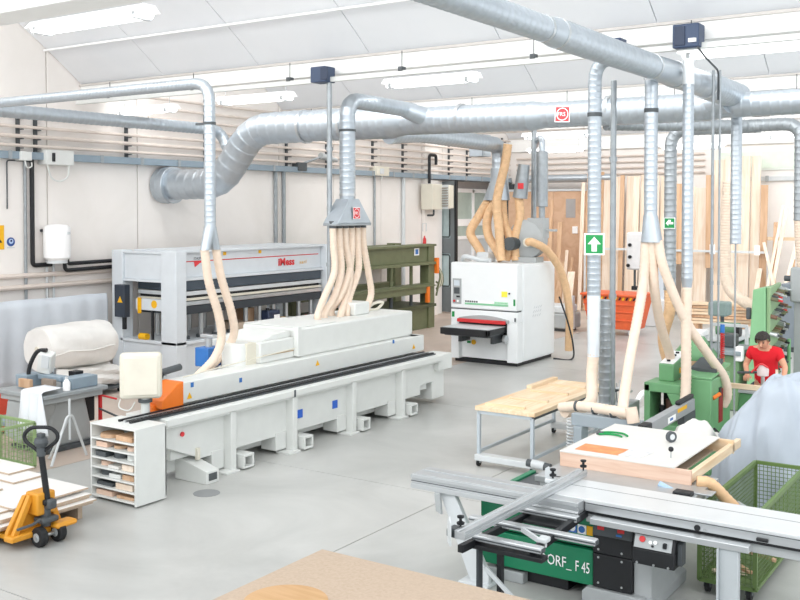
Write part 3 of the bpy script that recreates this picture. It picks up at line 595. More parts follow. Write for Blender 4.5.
for y in (9.41, 10.65, 12.05, 13.4):
    B('rib', (-9.0, y-.05, .02), (-8.86, y+.05, .78), white, E, .01)
    ft = MB(); ft.box((-9.3, y+.1, .02), (-8.78, y+.3, .05)); ft.box((-9.3, y+.1, .17), (-8.78, y+.3, .2)); ft.box((-9.3, y+.1, .05), (-8.78, y+.13, .17)); ft.box((-9.3, y+.27, .05), (-8.78, y+.3, .17)); ft.obj('hollow_foot', white, E, .004)
    B('foot_pad', (-9.05, y-.2, 0), (-8.8, y+.05, .03), white, E, .004); B('foot_web', (-9.25, y-.28, .05), (-8.98, y-.06, .3), white, E, .006)
MB().prism([(-9.25, 8.75, .0), (-8.7, 8.75, .0), (-8.7, 8.75, .16), (-9.25, 8.75, .3)], (0, .22, 0)).obj('front_foot', white, E, .008)
B('foot_socket', (-8.705, 8.79, .04), (-8.695, 8.93, .13), dgrey, E, 0)
B('drain_pipe', (-9.0, 8.85, .25), (-8.95, 8.9, .4), cream, E); C('floor_stain', (-8.45, 8.5, .0), (-8.45, 8.5, .004), .16, M('floor_stain_grey', '#8d8f90', .6), E, n=20)  # the flat grey disc stands for a dark stain on the floor
B('track_bed', (-9.2, 7.85, .88), (-8.96, 14.55, .9), dgrey, E, 0)
for k, x in enumerate((-9.19, -9.1, -9.0)): B('track_rail', (x, 7.8, .9), (x+.035, 14.5, .925), black if k != 1 else steel, E, 0)
tr = MB()
for k in range(110): tr.box((-9.15, 7.85+k*.06, .9), (-9.01, 7.885+k*.06, .915))
tr.obj('chain_pads', rubber, E)['kind'] = 'stuff'
B('pressure_beam', (-9.6, 8.86, .93), (-9.22, 14.52, 1.2), white, E, .012)
B('beam_end', (-9.58, 14.3, .93), (-9.24, 14.62, 1.2), white, E, .02)
MB().prism([(-9.2, 8.86, .88), (-9.2, 8.86, 1.22), (-9.2, 8.76, 1.2), (-9.2, 8.5, 1.02), (-9.2, 8.5, .92)], (-.34, 0, 0)).obj('orange_guard', orange, E, .01)
B('infeed_block', (-9.5, 8.45, .88), (-9.32, 8.7, .96), orange, E, .01)
B('hood', (-10.5, 11.35, 1.2), (-9.35, 14.42, 1.63), white, E, .03); B('hood_lid_seam', (-10.48, 11.36, 1.63), (-9.4, 12.3, 1.645), white, E)
B('hood_step', (-10.5, 10.55, 1.2), (-9.42, 11.34, 1.5), white, E, .02); B('step_groove', (-9.42, 10.6, 1.3), (-9.415, 11.3, 1.315), M('tan_line', '#b59a7a', .6), E, 0); B('hood_edge', (-9.42, 11.28, 1.22), (-9.33, 11.36, 1.66), white, E, .008)
MB().prism([(-9.5, 10.65, 1.5), (-9.5, 11.3, 1.5), (-9.5, 11.3, 1.6), (-9.5, 10.9, 1.57)], (-.8, 0, 0)).obj('sloped_cover', white, E, .01)
MB().lathe([(.2, .9), (.2, 1.46), (.18, 1.5), (.05, 1.51)], (-9.72, 10.36, 0), n=20).obj('round_housing', white, E); B('housing_back', (-10.0, 10.36, .88), (-9.5, 10.56, 1.5), cream, E)
B('top_box', (-10.05, 13.2, 1.63), (-9.7, 13.62, 1.84), white, E, .02); T('cable_loop', spl([(-10.0, 13.9, 1.64), (-9.95, 14.1, 1.75), (-9.9, 14.3, 1.76), (-9.95, 14.2, 1.65), (-9.98, 14.0, 1.64)], 6), .025, cream, E, 6)
B('end_box', (-10.3, 14.42, 1.25), (-9.7, 14.55, 1.55), lgrey, E, .02); B('emergency_stop', (-9.72, 14.5, 1.35), (-9.62, 14.62, 1.45), dgrey, E)
T('pneumatic_line', [(-9.3, 8.95, 1.25), (-9.36, 9.6, 1.27), (-9.4, 11.3, 1.34)], .008, cream, E, 6)
B('motor_stand', (-10.2, 10.2, .88), (-10.08, 10.4, 1.15), lgrey, E); B('blue_motor', (-10.28, 10.12, 1.15), (-10.02, 10.42, 1.42), blue, E, .012); C('motor_knob', (-10.15, 10.27, 1.42), (-10.15, 10.27, 1.55), .05, steel, E); B('knob_bar', (-10.28, 10.22, 1.55), (-10.02, 10.32, 1.6), steel, E, .01)
C('spindle', (-9.62, 8.75, 1.28), (-9.62, 9.2, 1.32), .045, dgrey, E); C('spindle_head', (-9.62, 8.7, 1.26), (-9.62, 8.85, 1.27), .07, black, E); B('spindle_stand', (-9.66, 8.86, 1.1), (-9.58, 8.94, 1.25), steel, E)
for y, z in ((9.0, 1.12), (9.9, 1.05), (13.6, 1.16)): B('blue_sticker', (-9.219, y, z), (-9.214, y+.05, z+.06), blue, E, 0)
for y, z in ((8.93, .98), (11.55, 1.06), (14.2, 1.0)): MB().prism([(-9.216, y, z), (-9.216, y+.09, z), (-9.216, y+.045, z+.08)], (.003, 0, 0)).obj('warning_sticker', signyellow, E)
for y in (10.84, 11.66): B('blue_label', (-8.988, y, .42), (-8.982, y+.12, .54), M('label_blue', '#2a62c8', .5), E, 0)
C('red_button', (-8.987, 8.62, .62), (-8.97, 8.62, .62), .03, signred, E)
B('outfeed_arm', (-9.3, 14.55, .6), (-8.9, 15.0, .87), white, E, .01); B('outfeed_end', (-9.9, 14.5, .1), (-9.0, 14.9, .75), white, E, .02)
# control terminal
Mx = Matrix.Translation((-9.3, 8.25, 0)) @ Matrix.Rotation(R(44), 4, 'Z')
g = MB(); g.X = Mx; g.box((-.25, -.07, 1.09), (.25, .1, 1.65)); g.obj('control_terminal', cream, E, .05, seg=4)
g = MB(); g.X = Mx; g.box((-.2, -.08, 1.14), (.2, -.065, 1.6)); g.obj('terminal_cover', M('cover_cream', '#e2dccd', .55), E, .015)
C('terminal_post', (-9.28, 8.3, .88), (-9.28, 8.3, 1.1), .055, white, E); C('post_collar', (-9.28, 8.3, 1.04), (-9.28, 8.3, 1.08), .085, dgrey, E); T('terminal_cable', spl([(-9.5, 8.1, 1.08), (-9.52, 8.1, .98), (-9.4, 8.15, .95), (-9.35, 8.2, 1.05)], 6), .008, white, E, 5)
# offcut shelf
S = thing('offcut_rack', 'white open shelf rack full of offcuts at the end of the edge bander', 'shelf', (-9.05, 7.85, 0))
x0, x1, y0, y1 = -9.44, -8.66, 7.6, 8.06
B('side_panel', (x1-.03, y0, .02), (x1, y1, .88), white, S, .003); B('side_panel', (x0, y0, .02), (x0+.02, y1, .88), white, S, .003); B('back_panel', (x0, y1-.02, .05), (x1, y1, .87), white, S, .003); B('top_panel', (x0, y0-.004, .88), (x1, y1, .9), white, S, .003)
lev = [.06+.112*k for k in range(8)]
for k, z in enumerate(lev[:7]): B('shelf_board', (x0+.02, y0, z-.02), (x1-.03, y1-.02, z), white, S, .002)
for x in (x0+.08, x1-.08):
    C('castor', (x-.02, y0+.08, .02), (x+.02, y0+.08, .02), .02, rubber, S, n=10)
shn = ['bottom', 'second', 'third', 'fourth', 'fifth', 'sixth', 'top']; rn = random.Random(3)
offm = [pinkwood, tanwood, laminate, pine, dgrey, white]
for k in range(7):
    xx = x0+.03; n = rn.choice((2, 3, 3)); names = {2: ['left', 'right'], 3: ['left', 'middle', 'right']}[n]
    for i in range(n):
        w = (x1-x0-.1)/n; hgt = rn.uniform(.03, .075); mt = offm[(k*2+i+rn.randint(0, 2)) % 6]
        a = rn.uniform(-6, 6); pr = rn.choice((0, 1))
        if pr: o = OB('offcut', (xx+w/2, y0+.2, lev[k]+hgt/2+.001), (w*.82, rn.uniform(.3, .36), hgt), (0, 0, a*.5), mt, None, .004)
        else:
            r_ = min(w*.42, .14); o = C('offcut', (xx+w/2, y0+.16, lev[k]+.001), (xx+w/2, y0+.16, lev[k]+hgt), r_, mt, None, r_*.96, 14, .004)
        tag(o, names[i]+' offcut on the '+shn[k]+' shelf of the white offcut rack', 'offcut', 'offcuts in the rack'); xx += w
# ================================================================ white veneer press
Pz = thing('veneer_press', 'large white hydraulic veneer press against the left wall', 'machine', (-15.3, 16, 0))
pw = press_white
fx = -14.57
for x0, x1 in ((-16.3, -15.98), (-14.85, -14.42)): B('end_column', (x0, 13.7, 0), (x1, 13.98, 2.56), pw, Pz, .012)
for x0, x1 in ((-16.3, -15.98), (-14.85, -14.42)): B('end_column', (x0, 18.5, 0), (x1, 18.78, 2.56), pw, Pz, .012)
B('end_crossbeam', (-15.98, 13.76, 1.98), (-14.85, 13.92, 2.5), pw, Pz, .01); B('crossbeam_flange', (-16.0, 13.72, 2.5), (-14.85, 13.96, 2.54), pw, Pz, .004); B('crossbeam_flange', (-16.0, 13.72, 1.93), (-14.85, 13.96, 1.98), pw, Pz, .004)
B('head', (-15.9, 13.98, 2.02), (-14.6, 18.5, 2.52), pw, Pz, .01); B('head_flange', (-15.95, 13.98, 2.52), (-14.5, 18.5, 2.57), pw, Pz, .004); B('head_flange', (-15.95, 13.98, 1.96), (-14.52, 18.5, 2.02), pw, Pz, .004)
B('red_stripe', (-14.599, 13.98, 2.33), (-14.594, 18.4, 2.35), red, Pz, 0)
MB().prism([(-14.594, 14.35, 2.34), (-14.594, 14.78, 2.34), (-14.594, 14.52, 2.3), (-14.594, 14.38, 2.22)], (.004, 0, 0)).obj('red_swoosh', signred, Pz)
text('ITALPRESSE', .075, (-14.59, 14.35, 2.37), (0, 1, 0), (0, 0, 1), dgrey, Pz)
text('iMess', .23, (-14.59, 16.95, 2.13), (0, 1, 0), (0, 0, 1), signred, Pz, sx=1.1, bold=.008); text('s.a.r.l', .12, (-14.59, 17.7, 2.14), (0, 1, 0), (0, 0, 1), signyellow, Pz)
for y in (15.2, 16.3): B('yellow_tag', (-14.596, y, 2.43), (-14.59, y+.09, 2.5), signyellow, Pz, 0)
# platens
B('upper_platen', (-15.85, 14.0, 1.76), (-14.56, 18.45, 1.95), M('dark_blue_steel', '#4a5560', .45, .3), Pz, .006); B('platen_strip', (-15.85, 14.0, 1.66), (-14.54, 18.45, 1.74), lgrey, Pz, .004); B('platen_gap', (-15.8, 14.02, 1.6), (-14.6, 18.42, 1.66), black, Pz, 0); B('platen_strip', (-15.85, 14.0, 1.555), (-14.54, 18.45, 1.605), cream, Pz, .004); B('heating_plate', (-15.85, 14.0, 1.46), (-14.52, 18.45, 1.54), steel, Pz, .004); B('lower_platen', (-15.85, 14.0, 1.28), (-14.54, 18.45, 1.45), M('gunmetal', '#3c4248', .5, .3), Pz, .01)
for k in range(10):
    y = 14.25+k*.45
    for x in (-14.75, -15.55): C('piston', (x, y, .8), (x, y, 1.3), .05, steel, Pz, n=10)
    C('piston_base', (-14.75, y, .76), (-14.75, y, .82), .1, dgrey, Pz, n=12)
B('bed', (-16.0, 13.98, 0), (-14.5, 18.5, .72), pw, Pz, .012); B('bed_flange', (-16.05, 13.7, .7), (-14.42, 18.78, .76), pw, Pz, .006); B('bed_end', (-16.0, 13.74, 0), (-14.85, 13.98, .7), pw, Pz, .008)
B('control_box', (-16.05, 13.55, 1.2), (-15.75, 13.7, 1.86), M('dark_slate', '#323a46', .5), Pz, .01); MB().prism([(-15.95, 13.547, 1.5), (-15.8, 13.547, 1.5), (-15.875, 13.547, 1.63)], (0, -.004, 0)).obj('warning_triangle', signyellow, Pz); B('control_stem', (-15.88, 13.6, .95), (-15.8, 13.66, 1.2), black, Pz)
B('end_plate', (-15.7, 13.8, 1.35), (-14.9, 13.9, 1.58), pw, Pz, .006); B('yellow_ruler', (-15.62, 13.78, 1.28), (-15.52, 13.795, 1.6), signyellow, Pz, 0); C('yellow_mark', (-15.15, 13.79, 1.48), (-15.15, 13.8, 1.48), .08, signyellow, Pz, n=14)
C('yellow_wheel', (-15.5, 13.75, .82), (-15.3, 13.75, .82), .07, signyellow, Pz); C('dark_rod', (-15.2, 13.8, .76), (-15.2, 13.8, 1.35), .03, black, Pz)
o = B('wood_block', (-15.4, 16.3, .765), (-14.95, 16.55, 1.2), tanwood, None); tag(o, 'tan wood block standing inside the white press bed', 'wood block')
o = B('wood_block', (-15.3, 15.7, .765), (-14.7, 16.25, .95), chip, None); tag(o, 'flat brown board pile inside the white press bed', 'board')
t = thing('oil_can', 'dark blue can with a white label standing behind the edge bander', 'can', (-14.8, 16.6, .76)); t.location = (-12.2, 13.7, 1.05)
can = (-14.62, 16.72, .765)
t.location = can; BASE[t.name] = Vector(can)
B('body', (can[0]-.14, can[1]-.2, .765), (can[0]+.12, can[1]+.2, 1.15), M('can_blue', '#22304a', .4), t, .03); B('paper_label', (can[0]+.121, can[1]-.02, .85), (can[0]+.125, can[1]+.17, 1.05), signwhite, t, 0); C('cap', (can[0], can[1]-.1, 1.15), (can[0], can[1]-.1, 1.2), .04, black, t)
t = thing('clamp', 'yellow clamp lying on the press bed right of the blue can', 'clamp', (-14.7, 17.5, .765)); B('bar', (-14.75, 17.2, .765), (-14.7, 17.9, .8), signyellow, t); B('jaw', (-14.78, 17.2, .765), (-14.66, 17.26, .95), signyellow, t); C('handle', (-14.72, 17.9, .8), (-14.72, 18.1, .88), .05, red, t)
# ================================================================ olive press
O = thing('olive_press', 'olive green frame press beyond the white press', 'machine', (-15.6, 22, 0))
for y in (19.4, 24.05):
    for x0, x1 in ((-16.4, -16.1), (-15.25, -14.95)): B('end_column', (x0, y-.16, 0), (x1, y+.16, 2.4), olive, O, .01)
B('head_beam', (-15.2, 19.3, 1.9), (-15.0, 24.1, 2.36), olive, O, .008); B('head_flange', (-15.35, 19.25, 2.34), (-14.88, 24.2, 2.4), olive, O, .004); B('head_flange', (-15.35, 19.25, 1.82), (-14.88, 24.2, 1.9), olive, O, .004); B('rear_beam', (-16.4, 19.3, 1.9), (-16.2, 24.1, 2.36), olive, O)
B('middle_beam', (-15.25, 19.3, 1.02), (-14.9, 24.1, 1.28), olive, O, .008); B('middle_flange', (-15.3, 19.3, 1.2), (-14.85, 24.1, 1.24), olive, O, .004); B('rear_middle_beam', (-16.4, 19.3, 1.0), (-16.15, 24.1, 1.28), olive, O)
B('bed', (-16.4, 19.4, .0), (-15.0, 24.1, .62), olive, O, .01); B('bed_shelf', (-16.4, 19.3, .62), (-14.85, 24.15, .7), M('dark_olive', '#4b5038', .6), O, .006)
for y in (20.2, 21.2, 22.2, 23.2):
    C('screw_rod', (-15.1, y, .7), (-15.1, y, 1.05), .05, dgrey, O); C('screw_rod', (-15.1, y, 1.28), (-15.1, y, 1.9), .05, olive, O)
B('blue_plate', (-14.995, 23.2, 2.1), (-14.99, 23.45, 2.3), signwhite, O, 0); B('blue_mark', (-14.989, 23.25, 2.13), (-14.985, 23.4, 2.27), blue, O, 0)
for y, z0 in ((24.25, 1.55), (23.75, .75)): B('orange_post', (-14.95, y-.06, z0), (-14.85, y+.06, z0+.45), orange, O, .01)
t = thing('rope_coil', 'bundle of tan straps hanging on the end of the olive press', 'strap', (-14.9, 24.35, 1.0))
for k in range(5): T('strap', spl([(-14.95, 24.25, 1.85), (-14.85, 24.35+.03*k, 1.5), (-14.9, 24.33+.05*k, 1.2), (-14.95, 24.3, .9+.1*k)], 6), .03, cream if k % 2 else olive, t, 6)
# ================================================================ wide belt sander
D = thing('wide_belt_sander', 'big white wide belt sander with a black conveyor table', 'machine', (-10.5, 19.9, 0))
sx0, sx1, sy0, sy1 = -11.3, -9.65, 19.0, 20.87
B('body', (sx0, sy0+.25, .08), (sx1, sy1, 2.2), sander_white, D, .02); B('plinth', (sx0+.05, sy0+.1, 0), (sx1-.05, sy1-.05, .08), black, D)
B('side_post', (sx0, sy0, .08), (sx0+.2, sy0+.26, .949), sander_white, D, .012); B('side_post', (sx1-.25, sy0, .08), (sx1, sy0+.26, .949), sander_white, D, .012); B('lower_panel', (sx0+.2, sy0+.12, .1), (sx1-.25, sy0+.26, .58), sander_white, D, .006)
B('upper_door', (sx0, sy0-.02, 1.2), (sx1, sy0+.25, 2.22), sander_white, D, .03); B('door_shadow_gap', (sx0+.01, sy0+.02, 1.175), (sx1-.01, sy0+.2, 1.2), dgrey, D, 0); B('side_door', (sx1-.02, sy0+.3, .12), (sx1+.01, sy1-.02, 2.15), sander_white, D, .008)
B('middle_band', (sx0, sy0, .95), (sx1, sy0+.25, 1.175), sander_white, D, .01)
pts = [(-11.08, .93)]+[(-11.08+1.24*k/10, 1.0+.075*math.sin(math.pi*k/10)) for k in range(11)]+[(-9.84, .93)]
MB().prism([(x, sy0-.05, z) for x, z in pts], (0, .06, 0)).obj('visor', grey, D, .004)
B('red_bar', (-11.08, sy0-.12, .91), (-9.9, sy0-.04, .985), red, D, .01); B('dark_opening', (-11.1, sy0+.02, .58), (-9.9, sy0+.251, .95), black, D, 0)
B('conveyor_belt', (-11.08, 18.28, .845), (-9.95, 19.2, .865), lgrey, D, .004); B('conveyor_front', (-11.1, 18.2, .71), (-9.93, 18.3, .85), black, D, .01); B('conveyor_side', (-9.99, 18.2, .73), (-9.93, 19.1, .85), black, D, .006); B('conveyor_under', (-11.05, 18.3, .68), (-9.99, 19.1, .73), dgrey, D); C('handwheel', (-9.92, 18.9, .6), (-9.86, 18.9, .6), .09, steel, D)
for x in (-10.9, -10.1): B('conveyor_bracket', (x-.04, 18.7, .5), (x+.04, 19.1, .7), dgrey, D)
cp = B('control_panel', (-11.24, sy0-.035, 1.3), (-11.02, sy0-.018, 1.86), grey, D, .003)
B('display', (-11.2, sy0-.042, 1.7), (-11.06, sy0-.035, 1.82), M('screen_grey', '#cdd6dd', .3), cp, 0); B('keypad', (-11.2, sy0-.042, 1.52), (-11.06, sy0-.035, 1.66), dgrey, cp, 0); B('key_row', (-11.14, sy0-.042, 1.44), (-11.05, sy0-.035, 1.48), black, cp, 0); C('red_stop', (-11.19, sy0-.035, 1.36), (-11.19, sy0-.06, 1.36), .025, red, cp); C('white_knob', (-11.1, sy0-.035, 1.36), (-11.1, sy0-.055, 1.36), .025, signwhite, cp)
B('green_stripe', (-10.93, sy0-.03, 1.295), (-9.86, sy0-.02, 1.335), M('stripe_green', '#84c79a', .5), D, 0); B('pale_stripe', (-10.93, sy0-.03, 1.335), (-10.2, sy0-.02, 1.39), signwhite, D, 0); B('pale_green_stripe', (-10.2, sy0-.03, 1.335), (-9.86, sy0-.02, 1.39), M('stripe_pale', '#c5e6cf', .5), D, 0)

for k in range(6): B('maker_mark', (-10.92+k*.055, sy0-.033, 1.345), (-10.88+k*.055, sy0-.03, 1.385), dgrey, D, 0)
for k in range(9): B('model_mark', (-10.17+k*.034, sy0-.033, 1.35), (-10.147+k*.034, sy0-.03, 1.378), MATS['stripe_green'], D, 0)
B('yellow_sticker', (-10.02, sy0-.026, 1.5), (-9.88, sy0-.02, 1.62), M('pale_yellow', '#f6ea4e', .5), D, 0); C('lock', (-9.83, sy0-.02, 1.58), (-9.83, sy0-.04, 1.58), .02, black, D); B('green_key', (-9.73, sy0-.03, 1.32), (-9.69, sy0-.02, 1.46), signgreen, D, 0); B('green_switch', (-11.27, sy0-.01, 1.0), (-11.21, sy0, 1.12), signgreen, D, 0); C('yellow_button', (-10.78, sy0+.12, .45), (-10.78, sy0+.1, .45), .055, signyellow, D); B('key_plate', (-10.95, sy0+.105, .42), (-10.86, sy0+.12, .47), signgreen, D, 0); B('door_handle', (sx1-.06, sy0-.03, .98), (sx1-.03, sy0, 1.06), dgrey, D)
for k in range(4):
    for j in range(3): OB('vent_slot', (sx1+.012, 19.75+k*.11+j*.03, 1.05+.09*j), (.006, .08, .02), (35, 0, 0), lgrey, D, 0)
B('roof_duct', (-11.05, 19.7, 2.2), (-10.75, 20.1, 2.42), lgrey, D, .03); T('roof_hose', spl([(-11.25, 19.4, 2.25), (-11.1, 19.3, 2.34), (-10.8, 19.4, 2.27), (-10.5, 19.35, 2.26)], 6), .05, lgrey, D, 8)
# fan on the sander roof
t = thing('extractor_fan', 'round grey extractor fan housing on top of the sander', 'fan', (-10.0, 20.3, 2.2))
MB().lathe([(.05, -.16), (.4, -.15), (.44, -.12), (.44, .12), (.4, .15), (.05, .16)], (-10.0, 20.2, 2.72), (0, 1, 0), 28).obj('volute', grey, t)
B('outlet', (-9.95, 20.06, 2.75), (-9.55, 20.36, 3.2), grey, t, .01); B('base', (-10.3, 20.0, 2.2), (-9.7, 20.4, 2.32), grey, t); C('motor', (-10.25, 19.75, 2.62), (-10.25, 20.06, 2.62), .15, dgrey, t); C('inlet', (-9.85, 19.85, 2.66), (-9.85, 20.06, 2.66), .1, cream, t); B('side_arm', (-9.55, 20.2, 2.9), (-9.3, 20.26, 2.95), grey, t)
h1 = MB(); hosemb(h1, [(-9.85, 19.88, 2.66), (-9.7, 19.85, 2.66), (-9.5, 20.2, 2.45), (-9.38, 20.7, 1.9), (-9.32, 20.95, 1.1), (-9.35, 21.0, .15)], .085); tag(h1.obj('hose', hose_d), 'tan hose running from the round fan down the sander side', 'hose')
tag(T('black_cable', spl([(-9.5, 20.8, 1.4), (-9.3, 20.85, .8), (-9.15, 20.8, .3), (-9.1, 20.6, .02), (-9.5, 20.5, .02)], 6), .02, black, None, 6), 'black cable looping to the floor beside the sander', 'cable')
tag(MB().prism([(-12.3, 17.4, .02), (-11.35, 17.4, .02), (-11.35, 18.9, .02), (-12.3, 18.9, .02)], (0, 0, .1)).obj('steel_grating', galvd, None, .01), 'low grey grating step on the floor left of the sander', 'step')
# ================================================================ grey sheet curtain and foam rolls
def cur(u, v):
    y = 8.4+u*5.15; w = (math.sin(u*75)*.022+math.sin(u*31+1)*.02)*(1.15-.7*v)
    return (-16.25+w*(1.1-.4*v)-(.04 if v > .95 else 0), y, .04+v*(1.64+.006*math.sin(u*23)))
tag(MB().grid(cur, 180, 10).obj('sheet_curtain', curtain, None, solid=.008, recalc=False), 'pale grey plastic sheet hanging in folds along the left wall', 'curtain')
t = thing('foam_roll', 'big white wrapped foam roll lying on top of the bundle', 'roll', (-15.0, 11.5, .6))
def rollmesh(cx, cz, r, y0, y1, sx=1., seed=0, amp=.012):
    rr = random.Random(seed); ph = [rr.uniform(0, 6) for _ in range(6)]
    m = MB(); n = 36; k = 22; vs = []
    for i in range(k+1):
        y = y0+(y1-y0)*i/k; e = min(i, k-i); q = r*(1 if e > 1 else (.97 if e == 1 else .93))
        for j in range(n):
            a = 2*math.pi*j/n; d = amp*(math.sin(5*a+ph[0]+y*3)+math.sin(9*a+y*7+ph[1])*.6+math.sin(y*11+3*a+ph[2])*.6)
            vs.append((cx+(q+d)*sx*math.cos(a), y, cz+(q+d)*math.sin(a)))
    fs = [(i*n+j, i*n+(j+1) % n, (i+1)*n+(j+1) % n, (i+1)*n+j) for i in range(k) for j in range(n)]+[list(range(n)), [k*n+j for j in range(n)]]
    return m.add(vs, fs)
rollmesh(-15.0, .91, .41, 10.95, 12.42, 1.05, 1, .01).obj('foam_body', wrapm, t)
C('core', (-15.0, 10.93, .91), (-15.0, 10.955, .91), .06, cream, t)
T('wrap_edge', [(-14.57, 11.0, .83), (-14.56, 11.3, .88), (-14.56, 11.8, .84), (-14.57, 12.3, .89)], .015, wrapm, t, 6)
t = thing('foam_roll', 'flattened wrapped foam bundle under the big white roll', 'roll', (-14.95, 11.5, .1))
rollmesh(-14.9, .32, .2, 11.0, 12.45, 2.0, 2, .025).obj('foam_body', wrapm, t)
t = thing('roll_dolly', 'low wheeled dolly carrying the foam rolls', 'dolly', (-14.9, 11.6, 0)); B('deck', (-15.4, 10.9, .09), (-14.45, 12.5, .125), dgrey, t)
for x in (-15.3, -14.55):
    for y in (11.0, 12.4): C('castor', (x-.025, y, .045), (x+.025, y, .045), .045, rubber, t, n=12); B('castor_fork', (x-.035, y-.03, .05), (x+.035, y+.03, .09), steel, t, 0)
# red trolley at the very left
t = thing('red_trolley', 'red tool trolley cut off by the left edge', 'trolley', (-13.3, 8.9, 0))
MB().prism([(-13.3, 8.6, .1), (-13.3, 9.2, .1), (-13.3, 9.22, .62), (-13.3, 8.75, .68), (-13.3, 8.55, .6)], (-.5, 0, 0)).obj('body', M('trolley_red', '#d8503c', .5), t, .02); B('handle', (-13.36, 9.22, .35), (-13.28, 9.3, .62), black, t, .02); B('base', (-13.85, 8.55, .03), (-13.25, 9.25, .1), red, t, .01)
# ================================================================ spindle moulder at the left
t = thing('spindle_moulder', 'grey spindle moulder with a blue-grey fence and a cloth over it', 'machine', (-11.95, 9.0, 0))
B('table', (-12.5, 8.42, .8), (-11.42, 9.52, .86), M('cast_table', '#a2a8ab', .4, .3), t, .012); B('table_rim', (-12.45, 8.47, .72), (-11.48, 9.47, .8), grey, t, .01)
MB().loft([(-12.3, 8.65, .04), (-11.7, 8.65, .04), (-11.7, 9.5, .04), (-12.3, 9.5, .04)], [(-12.1, 8.75, .72), (-11.65, 8.75, .72), (-11.65, 9.3, .72), (-12.1, 9.3, .72)]).obj('pedestal', grey, t, .05, seg=3)
MB().prism([(-12.35, 8.5, .72), (-11.6, 8.5, .72), (-11.75, 8.5, .3), (-12.1, 8.5, .1), (-12.45, 8.5, .2)], (0, .3, 0)).obj('front_casting', grey, t, .04)
B('base', (-12.4, 8.6, 0), (-11.6, 9.6, .06), dgrey, t, .01); B('side_lobe', (-12.75, 8.55, .28), (-12.4, 8.85, .42), bluegrey, t, .06)
B('fence_housing', (-12.5, 8.75, .86), (-12.25, 9.05, 1.02), bluegrey, t, .01); B('fence_plate', (-12.25, 8.62, .88), (-12.0, 8.68, 1.0), tanwood, t, .004); B('fence_plate', (-11.98, 8.8, .88), (-11.72, 8.86, 1.0), M('fence_brown', '#8d7f73', .6), t, .004); B('fence_block', (-11.75, 8.95, .86), (-11.5, 9.4, 1.02), bluegrey, t, .012); B('fence_bridge', (-12.2, 8.9, .96), (-11.7, 9.05, 1.03), bluegrey, t, .01); B('fence_stop', (-11.9, 9.2, .95), (-11.75, 9.35, 1.06), black, t, .008)
C('lever', (-11.6, 9.5, .5), (-11.2, 9.62, .36), .015, dgrey, t); C('lever', (-11.6, 9.5, .7), (-11.45, 9.7, .62), .015, red, t); B('motor', (-12.0, 9.3, .3), (-11.75, 9.55, .7), black, t, .02); C('column', (-12.1, 9.1, .86), (-12.1, 9.1, 1.1), .04, steel, t)
B('cable_post', (-11.62, 9.5, .05), (-11.58, 9.54, .8), red, t, 0)
h = MB(); h.obox((-12.1, 8.98, 1.2), (.2, .18, .3), (15, 12, 30)); h.obj('feeder_head', white, t, .02)
OB('feeder_keys', (-12.02, 8.9, 1.22), (.11, .02, .2), (15, 12, 30), lgrey, t, .004); T('feeder_handle', spl([(-12.35, 8.85, .95), (-12.3, 8.85, 1.15), (-12.2, 8.9, 1.35), (-12.05, 8.95, 1.38)], 5), .03, black, t)
def cl(u, v):
    a = u*2-1; s = v; x = -11.62+.28*a*(.75+.35*s)+.03*math.sin(u*17+s*3); drop = max(0, s-.35)
    return (x+.12*drop, 8.75-.36*min(s, .35)/.35-.06*drop+.03*math.sin(u*20)*drop*2-.05*s, .93-.02*s-.78*drop+.06*abs(a)*drop*(-1))
tag(MB().grid(cl, 22, 16).obj('cloth', cloth, None, solid=.006, recalc=False), 'white cloth draped over the edge of the spindle moulder table', 'cloth')
t = thing('white_bottle', 'small white bottle standing on the spindle moulder table', 'bottle', (-11.5, 8.88, .86)); MB().lathe([(.02, 0), (.05, .005), (.05, .12), (.03, .15), (.02, .17)], (-11.5, 8.86, .861), n=14).obj('body', signwhite, t); C('cap', (-11.5, 8.86, 1.03), (-11.5, 8.86, 1.06), .022, lgrey, t)
t = thing('trestle', 'white tubular trestle standing in front of the spindle moulder', 'trestle', (-11.0, 8.55, 0))
T('front_hoop', fillet([(-10.97, 8.2, .02), (-11.03, 8.5, .62), (-11.05, 8.6, .62), (-11.1, 8.87, .02)], .08), .018, lgrey, t); T('rear_leg', [(-11.04, 8.55, .62), (-11.35, 8.45, .02)], .018, lgrey, t); C('upright', (-11.04, 8.55, .3), (-11.04, 8.55, .85), .016, lgrey, t)
